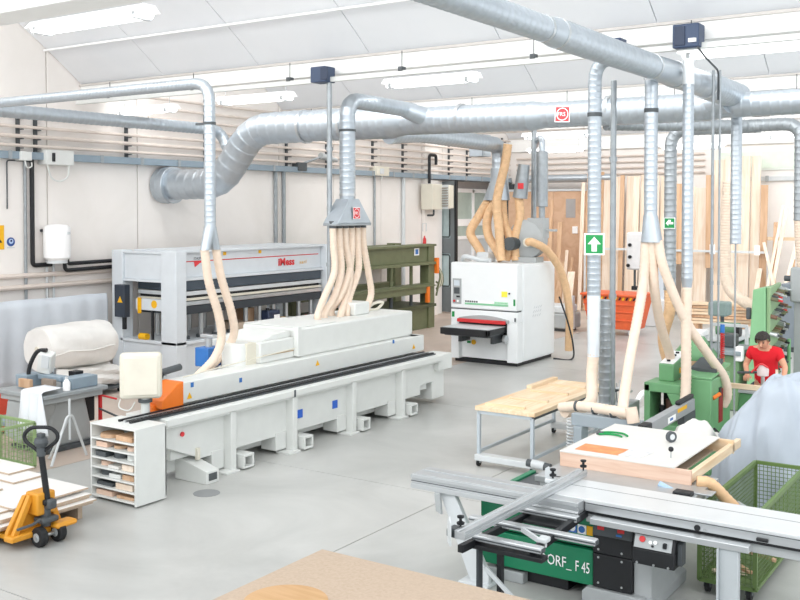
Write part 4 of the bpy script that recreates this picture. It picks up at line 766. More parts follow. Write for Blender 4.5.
# green mesh crate at the left edge
def mesh_panel(mb, o, u, v, nu, nv, r=.004):
    o = Vector(o); u = Vector(u); v = Vector(v)
    for i in range(nu+1): mb.tube([o+u*i/nu, o+u*i/nu+v], r, 4)
    for j in range(nv+1): mb.tube([o+v*j/nv, o+v*j/nv+u], r, 4)
def crate(name, lb, x0, x1, y0, y1, z0, z1, floor_mat=None, pitch=.05, fr=.035, castors=True, fm=None):
    t = thing(name, lb, 'mesh cart', ((x0+x1)/2, (y0+y1)/2, 0)); fm = fm or mgreen
    for x in (x0, x1):
        for y in (y0, y1): MB().bar((x, y, z0), (x, y, z1), fr, fr).obj('corner_post', fm, t)
    for z in (z0, z1):
        for y in (y0, y1): MB().bar((x0, y, z), (x1, y, z), fr, fr).obj('frame_rail', fm, t)
        for x in (x0, x1): MB().bar((x, y0, z), (x, y1, z), fr, fr).obj('frame_rail', fm, t)
    nx = int((x1-x0)/pitch); ny = int((y1-y0)/pitch); nz = int((z1-z0)/pitch)
    for o, u, n in (((x0, y0, z0), (x1-x0, 0, 0), nx), ((x0, y1, z0), (x1-x0, 0, 0), nx), ((x0, y0, z0), (0, y1-y0, 0), ny), ((x1, y0, z0), (0, y1-y0, 0), ny)):
        m = MB(); mesh_panel(m, o, u, (0, 0, z1-z0), n, nz); w = m.obj('wire_mesh', fm, t, recalc=False); w['kind'] = 'stuff'
    B('floor_sheet', (x0, y0, z0-.01), (x1, y1, z0+.005), floor_mat or fm, t, 0)
    if castors:
        for x in (x0+.06, x1-.06):
            for y in (y0+.06, y1-.06): C('castor', (x-.02, y, .05), (x+.02, y, .05), .05, rubber, t, n=12); B('castor_fork', (x-.03, y-.035, .05), (x+.03, y+.035, z0), dgrey, t, 0)
    return t
crate('mesh_crate', 'pale green mesh crate cut off by the left edge', -11.9, -11.15, 7.2, 8.08, .03, .6, pitch=.06, castors=False, fm=M('pale_green_paint', '#93ab78', .5, var=.1))
# ================================================================ pallet truck with panels
J = thing('pallet_truck', 'yellow pallet truck with a black loop handle', 'pallet truck', (-8.6, 6.3, 0))
for y0 in (6.0, 6.38): B('fork', (-9.95, y0, .08), (-8.72, y0+.16, .13), yellow, J, .008); C('fork_roller', (-9.85, y0+.03, .04), (-9.85, y0+.13, .04), .04, rubber, J)
MB().prism([(-8.72, 5.96, .1), (-8.72, 6.58, .1), (-8.72, 6.58, .17), (-8.72, 6.42, .5), (-8.72, 6.16, .5), (-8.72, 5.96, .17)], (.05, 0, 0)).obj('front_frame', yellow, J, .008)
MB().bar((-8.63, 6.0, .12), (-8.63, 6.2, .5), .05, .06).obj('frame_strut', yellow, J, .006); MB().bar((-8.63, 6.54, .12), (-8.63, 6.4, .5), .05, .06).obj('frame_strut', yellow, J, .006)
B('bottom_bar', (-8.7, 5.93, .09), (-8.56, 6.6, .15), yellow, J, .015); B('tank', (-8.72, 6.2, .3), (-8.52, 6.42, .53), yellow, J, .02)
B('nose_plate', (-8.58, 6.36, .14), (-8.42, 6.62, .2), yellow, J, .03)
C('pump', (-8.55, 6.32, .18), (-8.55, 6.32, .42), .05, dgrey, J); B('pump_yoke', (-8.62, 6.22, .22), (-8.46, 6.42, .28), dgrey, J, .02); B('lever_cam', (-8.54, 6.28, .36), (-8.44, 6.38, .46), dgrey, J, .02); B('pump_head', (-8.6, 6.26, .4), (-8.48, 6.38, .46), black, J, .015)
for y0 in (6.17, 6.39):
    m = MB().lathe([(.03, 0), (.09, 0), (.1, .012), (.1, .068), (.09, .08), (.03, .08)], (-8.5, y0, .1), (0, 1, 0), 24).obj('steering_wheel', rubber, J); C('hub', (-8.5, y0-.005, .1), (-8.5, y0+.085, .1), .045, grey, J)
C('axle', (-8.5, 6.15, .1), (-8.5, 6.48, .1), .02, steel, J); T('foot_pedal', [(-8.48, 6.2, .28), (-8.46, 6.1, .26), (-8.5, 5.95, .24)], .015, dgrey, J)
hb, ht = Vector((-8.52, 6.32, .44)), Vector((-8.56, 6.28, .92)); C('handle_shaft', hb, ht, .032, black, J)
rv = Vector((.832, .555, 0)); pts = [(0, .92), (-.07, .98), (-.155, 1.05), (-.165, 1.12), (-.1, 1.18), (0, 1.19), (.1, 1.18), (.165, 1.12), (.155, 1.05), (.07, .98), (0, .92)]
T('handle_loop', spl([Vector((-8.56, 6.28, 0))+rv*a+Vector((0, 0, z)) for a, z in pts], 5), .02, black, J, 8); C('handle_hub', (-8.56, 6.28, .9), (-8.56, 6.28, 1.0), .045, dgrey, J); MB().lathe([(.02, -.02), (.06, 0), (.075, .04), (.06, .08), (.02, .1)], (-8.56, 6.28, 1.0), n=16).obj('control_knob', dgrey, J); B('release_lever', (-8.6, 6.25, 1.08), (-8.52, 6.31, 1.13), dgrey, J, .01)
t = thing('pallet', 'wooden pallet under the white panels on the pallet truck', 'pallet', (-10, 6.5, 0))
for y in (5.88, 6.29, 6.7, 7.02): B('bearer', (-11.3, y-.03, 0), (-8.9, y+.03, .15), chip, t, .003)
for k in range(9): B('deck_slat', (-11.3+k*.3, 5.92, .15), (min(-11.08+k*.3, -8.88), 7.08, .172), chip, t, .003)
pan = [(-11.4, -8.78, 5.93, 7.1), (-11.4, -8.76, 5.95, 7.13), (-11.3, -8.84, 5.9, 7.1), (-11.4, -8.83, 6.0, 7.12), (-11.5, -9.0, 5.98, 6.98), (-11.5, -8.92, 6.2, 7.15), (-11.5, -9.6, 5.95, 6.55), (-11.5, -9.7, 6.75, 7.16), (-11.5, -10.0, 6.9, 7.25)]
zz = [.173, .197, .222, .247, .271, .295, .319, .319, .343]
nm = ['lowest', 'second lowest', 'third lowest', 'fourth lowest', 'fifth lowest', 'broad upper', 'top front', 'top middle', 'topmost rear']
for k, ((a, b, c_, d), z) in enumerate(zip(pan, zz)):
    o = B('panel', (a, c_, z), (b, d, z+.022), M('panel_white_face', '#e9e6e2', .5, var=.03), None, .003); tag(o, nm[k]+' white panel of the stack on the pallet truck', 'panel', 'white panels on the pallet'); o.data.materials.append(chip); o.data.polygons.foreach_set('material_index', [1 if abs(p_.normal.z) < .5 else 0 for p_ in o.data.polygons])
# ================================================================ foreground panel
t = thing('saw_bench', 'steel bench under the big chipboard panel in the foreground', 'bench', (-3, 4.3, 0))
for x in (-4.35, -1.6):
    for y in (2.9, 5.6): B('leg', (x-.04, y-.04, 0), (x+.04, y+.04, .76), bluegrey, t)
B('frame', (-4.4, 2.85, .76), (-1.5, 5.65, .815), bluegrey, t)
tag(B('chipboard_panel', (-4.57, 2.7, .815), (-1.4, 5.8, .85), chip, None, .002), 'large bare chipboard panel in the foreground', 'panel')
tag(C('wooden_disc', (-4.13, 4.86, .851), (-4.13, 4.86, .869), .275, disc_m, None, n=48), 'round wooden disc lying on the chipboard panel', 'disc')
# ================================================================ trolley table in the middle
t = thing('trolley_table', 'grey steel trolley table carrying a pine panel', 'table', (-5.97, 12.6, 0))
steelp = M('trolley_paint', '#b9c2c9', .45)
ax, bx, ay, by = -6.36, -5.58, 11.42, 13.75
for x in (ax, bx):
    for y in (ay, by): B('leg', (x-.022, y-.022, .1), (x+.022, y+.022, .72), steelp, t, .003); C('castor', (x-.018, y, .045), (x+.018, y, .045), .045, rubber, t, n=12); B('castor_fork', (x-.03, y-.03, .05), (x+.03, y+.03, .11), steel, t, 0)
for x in (ax, bx): B('top_rail', (x-.022, ay, .7), (x+.022, by, .745), dgrey if x == bx else steelp, t, .003); B('lower_rail', (x-.02, ay, .18), (x+.02, by, .22), steelp, t, .003)
for y in (ay, by): B('cross_rail', (ax, y-.022, .7), (bx, y+.022, .745), steelp, t, .003); B('lower_cross_rail', (ax-.02, y-.09, .09), (bx+.02, y+.06, .17), lgrey, t, .008)
C('stop_roller', (-5.62, 11.36, .16), (-5.3, 11.36, .14), .05, dgrey, t); C('roller_sleeve', (-5.55, 11.36, .16), (-5.38, 11.36, .148), .055, lgrey, t)
pp = thing('pine_panel', 'pale pine panel with cleats lying on the trolley table', 'panel', (-5.97, 12.6, .745)); B('board', (-6.4, 11.38, .745), (-5.53, 13.85, .80), piney, pp, .004)
for y in (11.55, 12.1, 12.75, 13.35): B('cleat', (-6.25 if y > 11.8 else -6.32, y-.03, .80), (-5.68 if y > 11.8 else -5.75, y+.03, .83), pinex, pp, .003)
B('edge_strip', (-6.4, 12.9, .80), (-6.32, 13.8, .85), piney, pp, .003)
# ================================================================ sliding table panel saw
A = thing('panel_saw', 'green and grey sliding table panel saw in the right foreground', 'machine', (-3.3, 7.9, 0))
bx0, bx1 = -5.03, -.9
def profile(name, x0, x1, y0, z0, pr, mat): MB().prism([(x0, y0+a, z0+b) for a, b in pr], (x1-x0, 0, 0)).obj(name, mat, A, .003)
# sliding beam: extruded profile with grooves
pr = [(0, 0), (.30, 0), (.30, .13), (.0, .13), (0, .095), (.018, .09), (.018, .05), (0, .045)]
profile('beam_rail', bx0, -3.35, 7.72, .79, pr, alu); B('beam_core', (-3.35, 7.9, .72), (bx1, 8.35, .90), grey, A, .004)
B('beam_groove', (bx0, 7.73, .855), (-3.8, 7.74, .86), dgrey, A, 0)
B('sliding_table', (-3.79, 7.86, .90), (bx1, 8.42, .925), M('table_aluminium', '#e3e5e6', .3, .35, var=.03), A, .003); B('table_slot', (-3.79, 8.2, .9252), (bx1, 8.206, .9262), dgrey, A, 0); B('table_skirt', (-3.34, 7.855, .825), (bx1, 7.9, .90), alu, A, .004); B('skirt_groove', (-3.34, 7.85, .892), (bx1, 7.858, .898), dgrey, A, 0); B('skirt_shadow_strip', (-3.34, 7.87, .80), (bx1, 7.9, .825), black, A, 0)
B('beam_cover', (-5.0, 7.73, .92), (-3.8, 7.83, .928), alu, A, .002); B('beam_cover', (-5.0, 7.9, .92), (-3.8, 8.01, .928), alu, A, .002)
C('plug', (-2.38, 7.856, .85), (-2.38, 7.848, .85), .025, black, A); C('plug', (-2.32, 7.856, .845), (-2.32, 7.848, .845), .014, grey, A); B('latch', (-1.92, 7.83, .835), (-1.83, 7.855, .863), black, A, .008)
B('lower_rail', (-3.25, 7.74, .755), (-1.95, 7.83, .808), alu, A, .006)
# cast table and blade area
B('cast_table', (-4.1, 8.44, .83), (-2.62, 9.3, .885), M('ground_cast_iron', '#b9bcbd', .35, .5, var=.08), A, .004); B('table_web', (-4.05, 8.45, .72), (-2.7, 9.15, .83), grey, A); B('blade_slot', (-4.0, 8.5, .8852), (-2.7, 8.53, .8862), black, A, 0)
B('slot_block', (-2.8, 8.5, .885), (-2.64, 8.62, .925), black, A, .01); B('slot_plate', (-2.8, 8.65, .885), (-2.5, 8.8, .9), steel, A, .005)
# body
B('lower_green_panel', (-4.42, 8.0, .13), (-3.325, 8.06, .44), dgreen, A, .006); B('upper_green_panel', (-4.45, 8.03, .455), (-3.325, 8.08, .76), dgreen, A, .006); B('inner_body', (-4.4, 8.09, .15), (-2.95, 9.1, .72), dgrey, A); B('green_end', (-4.46, 8.06, .2), (-4.4, 9.1, .74), dgreen, A, .006)
B('plinth', (-4.3, 8.1, .0), (-3.6, 9.0, .12), black, A); MB().prism([(-3.4, 7.93, 0), (-2.8, 7.93, 0), (-2.8, 7.93, .1), (-2.86, 7.93, .14), (-3.36, 7.93, .14), (-3.4, 7.93, .1)], (0, 1.0, 0)).obj('grey_foot', grey, A, .01); B('grey_column', (-2.96, 8.0, .1), (-2.8, 8.6, .7), grey, A, .01); B('rear_foot', (-4.4, 8.0, 0), (-4.0, 8.5, .1), grey, A, .01)
for x in (-3.31,):
    B('black_door', (x, 7.96, .15), (-2.96, 8.05, .44), black, A, .006); B('black_upper_door', (x, 7.96, .445), (-2.96, 8.05, .6), black, A, .006)
MB().prism([(-3.31, 7.95, .6), (-3.31, 7.98, .74), (-3.31, 8.06, .74), (-3.31, 8.06, .6)], (.35, 0, 0)).obj('upper_console', dgrey, A, .004)
for x, mt in ((-3.24, red), (-3.06, red)): B('console_key', (x-.03, 7.958, .65), (x+.03, 7.972, .68), mt, A, 0)
B('console_key', (-3.1, 7.953, .62), (-3.05, 7.967, .635), blue, A, 0)
for x in (-3.26, -3.05):
    for z in (.19, .41, .48): C('screw', (x, 7.96, z), (x, 7.955, z), .01, steel, A, n=8)
B('console_box', (-2.88, 7.750, .50), (-2.53, 7.96, .63), black, A, .008); MB().prism([(-2.88, 7.750, .63), (-2.88, 7.790, .74), (-2.88, 7.96, .74), (-2.88, 7.96, .63)], (.35, 0, 0)).obj('console_face', black, A, .004)
MB().prism([(-2.865, 7.750, .638), (-2.555, 7.750, .638), (-2.555, 7.788, .735), (-2.865, 7.788, .735)], (0, -.006, .003)).obj('console_plate', grey, A)
for x, z, r_, mt in [(-2.8, .70, .025, red), (-2.73, .685, .014, signwhite), (-2.69, .69, .016, signwhite), (-2.71, .66, .01, black)]: C('console_button', (x, 7.760+(z-.64)*.4, z), (x, 7.735+(z-.64)*.4, z+.01), r_, mt, A, n=14)
B('console_switch', (-2.625, 7.740, .665), (-2.595, 7.775, .705), black, A, .004); B('console_bracket', (-2.53, 7.820, .52), (-2.49, 7.92, .7), dgrey, A)
for x in (-2.84, -2.7, -2.58): C('screw', (x, 7.750, .515), (x, 7.744, .515), .01, steel, A, n=8)
text('ALTENDORF_', .135, (-4.14, 7.992, .245), (1, 0, 0), (0, 0, 1), signwhite, A, sx=.74); text('F 45', .135, (-3.49, 7.992, .235), (1, 0, 0), (0, 0, 1), signwhite, A, 'model_lettering', sx=.6)
for k, x in enumerate((-3.66, -3.57, -3.48)): B('blue_pictogram', (x, 8.022, .56), (x+.08, 8.028, .64), M('picto_blue', '#4f7fd0', .5) if k < 2 else signwhite, A, 0); C('pictogram_mark', (x+.04, 8.022, .6), (x+.04, 8.018, .6), .03, signwhite if k < 2 else blue, A, n=14)
B('yellow_pictogram', (-3.395, 8.022, .56), (-3.34, 8.028, .64), signyellow, A, 0)
# far right support leg
MB().prism([(-2.18, 7.76, 0), (-2.03, 7.76, 0), (-2.03, 7.76, .755), (-2.18, 7.76, .755)], (0, .06, 0)).obj('support_leg', M('leg_grey', '#b4babd', .45), A, .01); B('leg_flange', (-2.19, 7.72, 0), (-2.175, 7.9, .755), MATS['leg_grey'], A, .004); B('leg_foot', (-2.26, 7.66, 0), (-1.97, 7.95, .02), MATS['leg_grey'], A)
# left support
MB().prism([(-4.74, 7.76, .79), (-4.58, 7.76, .79), (-4.22, 7.76, .1), (-4.22, 7.76, .0), (-4.4, 7.76, 0)], (0, .06, 0)).obj('slanted_leg', lgrey, A, .008); MB().prism([(-4.76, 7.7, .79), (-4.7, 7.7, .79), (-4.68, 7.7, .6), (-4.74, 7.7, .62)], (0, .03, 0)).obj('leg_plate', grey, A, .004); B('leg_shoe', (-4.5, 7.7, 0), (-4.2, 7.9, .03), lgrey, A)
# ---- outrigger frame
def rail(y, x0, x1, z=.8, w=.075, h=.05, n='outrigger_rail'):
    B(n, (x0, y-w/2, z-h/2), (x1, y+w/2, z+h/2), alu, A, .01); B('rail_groove', (x0+.002, y-w/2-.001, z-.008), (x1-.002, y-w/2+.004, z+.004), dgrey, A, 0); B('rail_end', (x1, y-w/2+.008, z-h/2+.008), (x1+.006, y+w/2-.008, z+h/2-.008), dgrey, A, 0)
rail(7.62, -3.95, -3.3, .82); rail(7.22, -4.1, -2.97); rail(6.82, -3.84, -3.24)
for p, q in (((-3.36, 8.15, .8), (-3.33, 6.82, .77)), ((-3.78, 7.7, .76), (-3.84, 6.6, .76))): MB().bar(p, q, .05, .06).obj('cross_bar', black, A, .004)
B('black_tray', (-3.86, 6.76, .72), (-3.22, 6.87, .755), black, A, .004); MB().bar((-3.62, 6.85, .72), (-3.62, 6.85, .38), .04, .05).obj('drop_post', black, A); MB().bar((-3.78, 6.8, .72), (-3.78, 6.8, .3), .02, .07).obj('drop_plate', M('plate_dark', '#3d4146', .5), A); MB().bar((-3.7, 6.75, .6), (-3.45, 6.85, .32), .03, .03).obj('stay', lgrey, A); MB().bar((-3.62, 7.2, .8), (-3.3, 7.0, .78), .02, .04).obj('stay', lgrey, A)
B('black_apron', (-3.75, 7.5, .74), (-3.42, 7.68, .77), black, A); B('link_plate', (-3.36, 6.95, .8), (-3.28, 7.05, .84), lgrey, A, .01)
# crosscut fence
p, q = Vector((-3.73, 6.40, .945)), Vector((-3.65, 8.52, .965)); d = (q-p).normalized(); sd = d.cross(Vector((0, 0, 1))).normalized(); up = sd.cross(d)
prf = [(-.045, -.035), (.045, -.035), (.045, .03), (.02, .03), (.015, .022), (-.015, .022), (-.02, .03), (-.045, .03)]
MB().loft([p+sd*a+up*b for a, b in prf], [q+sd*a+up*b for a, b in prf]).obj('crosscut_fence', alu, A, .002)
MB().loft([p+sd*a+up*b for a, b in [(.046, -.01), (.05, -.01), (.05, .008), (.046, .008)]], [q+sd*a+up*b for a, b in [(.046, -.01), (.05, -.01), (.05, .008), (.046, .008)]]).obj('fence_scale', grey, A)
def knob(c, s=1.): MB().lathe([(.008, 0), (.008, .03), (.03, .035), (.032, .05), (.012, .06), (.012, .08), (.026, .085), (.028, .1), (.01, .105)], c, n=12).obj('clamp_knob', black, A)
knob((-3.79, 6.52, .95)); knob((-3.62, 8.47, .99)); knob((-3.73, 8.05, .985))
MB().prism([(-3.86, 6.44, .86), (-3.79, 6.36, .86), (-3.79, 6.36, 1.04), (-3.82, 6.395, 1.07), (-3.86, 6.44, 1.04)], (.008, .008, 0)).obj('stop_plate', lgrey, A); B('stop_body', (-3.88, 6.45, .89), (-3.79, 6.57, .96), dgrey, A, .015); B('stop_body', (-3.79, 8.0, .96), (-3.71, 8.08, 1.0), lgrey, A, .01); MB().prism([(-3.82, 8.08, .94), (-3.76, 8.08, .94), (-3.76, 8.08, 1.07), (-3.79, 8.08, 1.09), (-3.82, 8.08, 1.07)], (0, .01, 0)).obj('stop_plate', lgrey, A)
C('miter_rod', (-3.3, 8.15, .88), (-3.22, 8.02, .9), .02, steel, A)
# ---- hollow panel lying on the saw
t = thing('frame_panel', 'white topped hollow wooden panel lying on the panel saw', 'panel', (-3.4, 9.6, .9))
px0, px1, py0, py1 = -4.05, -2.76, 8.9, 10.35
B('front_edge', (px0, py0, .885), (px1, py0+.04, 1.02), pinkwood, t, .002); B('left_edge', (px0, py0+.04, .885), (px0+.04, py1, 1.02), piney, t, .002); B('rear_edge', (px0, py1-.04, .885), (px1, py1, 1.02), pinex, t, .002)
B('right_edge', (px1-.05, py0+.04, .9), (px1, py1+.25, .985), piney, t, .002); B('top_sheet', (px0-.003, py0-.003, 1.02), (px1-.15, py1, 1.034), laminate, t, .001); B('bottom_sheet', (px0, py0+.04, .885), (px1-.2, py1-.04, .9), chip, t, 0)
tag(B('orange_leaflet', (-3.95, 9.02, 1.0345), (-3.5, 9.3, 1.0365), M('leaflet_orange', '#f0925a', .5, var=.25, scale=9), None, 0), 'orange printed leaflet on the white panel', 'leaflet')
tag(OB('white_leaflet', (-3.38, 9.17, 1.037), (.22, .3, .002), (0, 0, -8), M('leaflet_grey', '#e4e4e6', .5, var=.3, scale=14), None, 0), 'white and grey leaflet beside the orange one on the panel', 'leaflet')
tg = thing('green_pliers', 'green handled pliers lying on the white panel', 'pliers', (-3.85, 9.8, 1.035))
T('handle', spl([(-3.98, 9.72, 1.047), (-3.9, 9.78, 1.047), (-3.8, 9.78, 1.047), (-3.74, 9.74, 1.047)], 5), .011, signgreen, tg, 6); T('handle', spl([(-3.99, 9.82, 1.047), (-3.9, 9.88, 1.047), (-3.78, 9.88, 1.047), (-3.7, 9.8, 1.047)], 5), .011, signgreen, tg, 6); B('jaws', (-4.02, 9.73, 1.036), (-3.97, 9.83, 1.056), dgrey, tg, .006)
k_ = thing('knob_screw', 'black clamp knob standing on the white panel', 'knob', (-3.2, 9.15, 1.034)); C('stem', (-3.05, 9.22, 1.034), (-3.05, 9.22, 1.1), .006, steel, k_); MB().lathe([(.005, 0), (.022, .01), (.026, .03), (.018, .045), (.005, .05)], (-3.05, 9.22, 1.09), n=12).obj('knob', black, k_)
t = thing('tape_roll', 'black and grey tape roll standing on the rear of the white panel', 'tape', (-3.3, 9.95, 1.034)); MB().lathe([(.03, 0), (.055, 0), (.055, .04), (.03, .04)], (-3.27, 9.85, 1.09), (.83, -.55, 0), 24).obj('tape', dgrey, t); MB().lathe([(.0, -.002), (.03, -.002), (.03, .042), (.0, .042)], (-3.27, 9.85, 1.09), (.83, -.55, 0), 20).obj('core', lgrey, t)
def cl2(u, v):
    a = u*2-1; b = v*2-1; r2 = a*a+b*b
    return (-3.45+.2*a, 11.25+.3*b+.06*a, .82+.15*max(0, 1-r2)**.7+.03*math.sin(7*a+2)*math.cos(6*b)-.06*max(0, r2-.8))
tag(MB().grid(cl2, 18, 18).obj('dust_cloth', M('off_white_cloth', '#eae7e0', .8), None, solid=.01, recalc=False), 'crumpled off-white cloth behind the white panel', 'cloth')
# saw guard arm with hose line
G = thing('saw_guard', 'long grey suction guard with a black nose above the white panel', 'saw guard', (-3.7, 11.2, .9))
p, q = Vector((-3.78, 10.44, .96)), Vector((-3.71, 11.95, 1.03)); d = (q-p).normalized(); sd = d.cross(Vector((0, 0, 1))).normalized(); up = sd.cross(d)
def seg(t0, t1, prf, name, mat, bev=.006): MB().loft([p+(q-p)*t0+sd*a+up*b for a, b in prf], [p+(q-p)*t1+sd*a+up*b for a, b in prf]).obj(name, mat, G, bev)
pf = [(-.05, -.07), (.05, -.07), (.05, .07), (-.05, .07)]
seg(.1, 1, pf, 'guard_body', M('guard_grey', '#9c9fa1', .5)); seg(0, .12, [(-.052, -.1), (.052, -.1), (.052, .072), (-.052, .072)], 'nose', black, .012); seg(.7, 1.02, [(-.03, .07), (.03, .07), (.03, .12), (-.03, .12)], 'top_knob', black, .015); seg(.62, .82, [(.0505, .01), (.052, .01), (.052, .055), (.0505, .055)], 'yellow_label', signyellow, 0); seg(.42, .58, [(.0505, -.05), (.052, -.05), (.052, .02), (.0505, .02)], 'white_label', signwhite, 0); seg(.46, .52, [(.0522, -.03), (.0532, -.03), (.0532, 0), (.0522, 0)], 'blue_mark', blue, 0); seg(.8, 1.05, [(-.06, -.2), (.03, -.2), (.03, -.07), (-.06, -.07)], 'rear_bracket', dgrey)
B('side_beam', (-4.75, 10.75, .86), (-3.9, 10.85, 1.0), M('beam_blue_grey', '#9aa4ab', .45), G, .006); B('beam_foot', (-4.7, 10.7, .0), (-4.6, 10.9, .86), MATS['beam_blue_grey'], G, .006)
h1 = MB(); hosemb(h1, [(-5.0, 11.0, 1.0), (-4.7, 10.92, 1.06), (-4.3, 10.8, 1.08), (-4.05, 10.75, 1.08)], .058); o = h1.obj('suction_hose', hose, G)
for a in (-4.75, -4.5, -4.25): C('hose_clamp', (a-.015, 10.93+(-4.75-a)*.25, 1.055), (a+.015, 10.925+(-4.75-a)*.25, 1.057), .066, dgrey, G)
C('hose_elbow', (-4.02, 10.74, 1.15), (-3.98, 10.73, .98), .07, hose, G)
t = thing('support_column', 'ribbed grey column behind the short hose next to the panel saw', 'post', (-4.84, 11.85, 0)); duct(MB(), [(-4.8, 11.9, .03), (-4.8, 11.9, 2.25)], .075, .075, .1, .004, 16).obj('column', galvd, t); B('foot', (-4.95, 11.75, 0), (-4.65, 12.05, .03), dgrey, t)
t = thing('clamp_stand', 'cluster of small steel clamps on a stand behind the saw guard', 'clamp', (-4.85, 12.6, 0)); B('stand', (-5.0, 12.5, 0), (-4.7, 12.9, .82), grey, t, .01)
for k in range(5): C('clamp_bar', (-4.98+k*.06, 12.55+.06*(k % 2), .82), (-4.98+k*.06, 12.6, 1.02+.05*(k % 3)), .012, steel, t, n=8); B('clamp_jaw', (-5.02+k*.06, 12.52, .92+.04*(k % 3)), (-4.95+k*.06, 12.66, .95+.04*(k % 3)), dgrey if k % 2 else steel, t, .004)
T('coiled_cable', [(-4.78+.045*math.cos(k*.7), 10.8+.045*math.sin(k*.7), .93-k*.0042) for k in range(120)], .007, lgrey, G, 5)
h1 = MB(); hosemb(h1, [(-2.72, 8.95, .92), (-2.6, 9.0, .9), (-2.45, 9.1, .72), (-2.35, 9.2, .6)], .05)
# hose and fittings at the right end of the panel
t = thing('dust_hose', 'amber hose end with a grey connector beside the mesh cart', 'hose', (-2.5, 9.2, .6)); h1.obj('hose', hose_d, t); C('connector', (-2.42, 9.12, .68), (-2.28, 9.25, .56), .075, grey, t)
tag(T('blue_hose', spl([(-3.0, 8.75, .9), (-2.7, 8.72, .8), (-2.45, 8.72, .72), (-2.38, 8.7, .6)], 6), .03, M('pale_blue_hose', '#a9c4dc', .5), None, 8), 'pale blue hose lying along the rear of the panel saw', 'hose')
# ================================================================ mesh cart
crate('mesh_cart', 'green wire mesh cart with castors behind the saw beam', -2.62, -2.14, 8.72, 10.65, .12, .75, pitch=.04)
for k, (x, y, a, l) in enumerate(((-2.42, 8.95, 20, .3), (-2.35, 9.05, -35, .28), (-2.45, 9.1, 70, .25), (-2.3, 9.3, 10, .4), (-2.4, 9.6, 50, .3))):
    o = OB('wood_scrap', (x, y, .15+.03*k), (l, .05, .025), (0, 4*k, a), [pine, tanwood][k % 2], None, .002); tag(o, ['frontmost', 'second', 'third', 'fourth', 'rearmost'][k]+' wood scrap lying in the green mesh cart', 'scrap', 'scraps in the mesh cart')
# ================================================================ covered machine
from mathutils import noise as NZ
def tp(u, v):
    a = u*2*math.pi; ca, sa = math.cos(a), math.sin(a); k = 4.0
    sup = (abs(ca)**k+abs(sa)**k)**(-1/k)
    prof = [(1.0, 0.02), (.98, .25), (.93, .5), (.86, .72), (.74, .9), (.55, .98), (.28, 1.0), (0, 1.0)]
    f = v*(len(prof)-1); i = min(int(f), len(prof)-2); t = f-i; r = prof[i][0]*(1-t)+prof[i+1][0]*t; z = prof[i][1]*(1-t)+prof[i+1][1]*t
    fold = (1-v)**.5*(.05*(1-2*abs(math.sin(4.5*a+1.3*math.sin(3*a)+1.5*v)))+.03*(1-2*abs(math.sin(8*a+2+4*v))))+.03*math.sin(5*a+6*v)
    x = -2.58+(.72*sup*r+fold)*ca; y = 11.75+(.68*sup*r+fold)*sa
    top = 1.5-.95*max(0, -(x+2.64))-.1*max(0, y-12)+.05*(1-2*abs(math.sin(4*x+2.5*y+.5)))+.04*(1-2*abs(math.sin(6.5*y-3*x)))
    rg = .5-abs(NZ.noise(Vector((x*2.2, y*2.2, z*.7+3))))*1.6; rg2 = .5-abs(NZ.noise(Vector((x*4.5+9, y*4.5, z*1.1))))*1.4
    k2 = .17*rg+.08*rg2-.03
    return (x+ca*k2*(1-.5*v), y+sa*k2*(1-.5*v), max(.02, z*top+k2*v*.9))
tag(MB().grid(tp, 110, 40).obj('covered_machine', tarp, None, subsurf=1, recalc=False), 'machine wrapped in a pale grey tarpaulin beside the mesh cart', 'machine')
# ================================================================ green shaper
t = thing('spindle_shaper', 'light green woodworking shaper with a slanted control box', 'machine', (-4.0, 12.9, 0))
B('body', (-4.02, 12.62, 0), (-3.66, 13.5, 1.22), green, t, .015); MB().prism([(-4.02, 12.62, 1.22), (-3.66, 12.62, 1.22), (-3.66, 13.5, 1.3), (-4.02, 13.5, 1.36)], (0, 0, .03)).obj('sloped_top', green, t, .008)
B('red_slot', (-3.662, 12.95, .62), (-3.652, 13.12, 1.05), M('slot_red', '#8f1f26', .6), t, 0); B('slot_dark', (-3.66, 12.95, .95), (-3.65, 13.05, 1.08), black, t, 0); C('orange_handle', (-3.66, 12.7, .98), (-3.6, 12.8, 1.03), .025, orange, t); T('black_handle', spl([(-3.64, 12.68, .6), (-3.58, 12.66, .55), (-3.57, 12.7, .45), (-3.62, 12.72, .4)], 5), .018, black, t)
B('arch_left', (-4.5, 12.5, .0), (-4.42, 12.95, 1.12), green, t, .012); B('arch_top', (-4.5, 12.5, 1.02), (-4.02, 12.95, 1.14), green, t, .012); MB().prism([(-4.2, 12.5, 1.02), (-4.02, 12.5, 1.02), (-4.02, 12.5, .8), (-4.1, 12.5, .82)], (0, .4, 0)).obj('arch_gusset', green, t, .01); B('arch_table', (-4.5, 12.45, .0), (-4.02, 13.1, .62), green, t, .012)
C('spindle', (-4.22, 12.75, .62), (-4.22, 12.75, .9), .07, M('spindle_brown', '#5e4036', .6), t); C('spindle_nut', (-4.32, 12.7, .62), (-4.32, 12.7, .82), .04, black, t); B('dark_recess', (-4.4, 12.98, .62), (-4.03, 13.1, 1.02), black, t, 0)
MB().prism([(-4.38, 12.72, 1.14), (-4.38, 12.72, 1.36), (-4.38, 13.3, 1.46), (-4.38, 13.3, 1.14)], (.2, 0, 0)).obj('control_box', green, t, .012)
MB().prism([(-4.37, 12.74, 1.366), (-4.19, 12.74, 1.366), (-4.19, 13.28, 1.459), (-4.37, 13.28, 1.459)], (0, -.002, .008)).obj('button_strip', signwhite, t)
for k in range(4): C('button', (-4.28, 12.82+k*.12, 1.388+k*.0205), (-4.28, 12.82+k*.12, 1.41+k*.0205), .025, black, t, n=10)
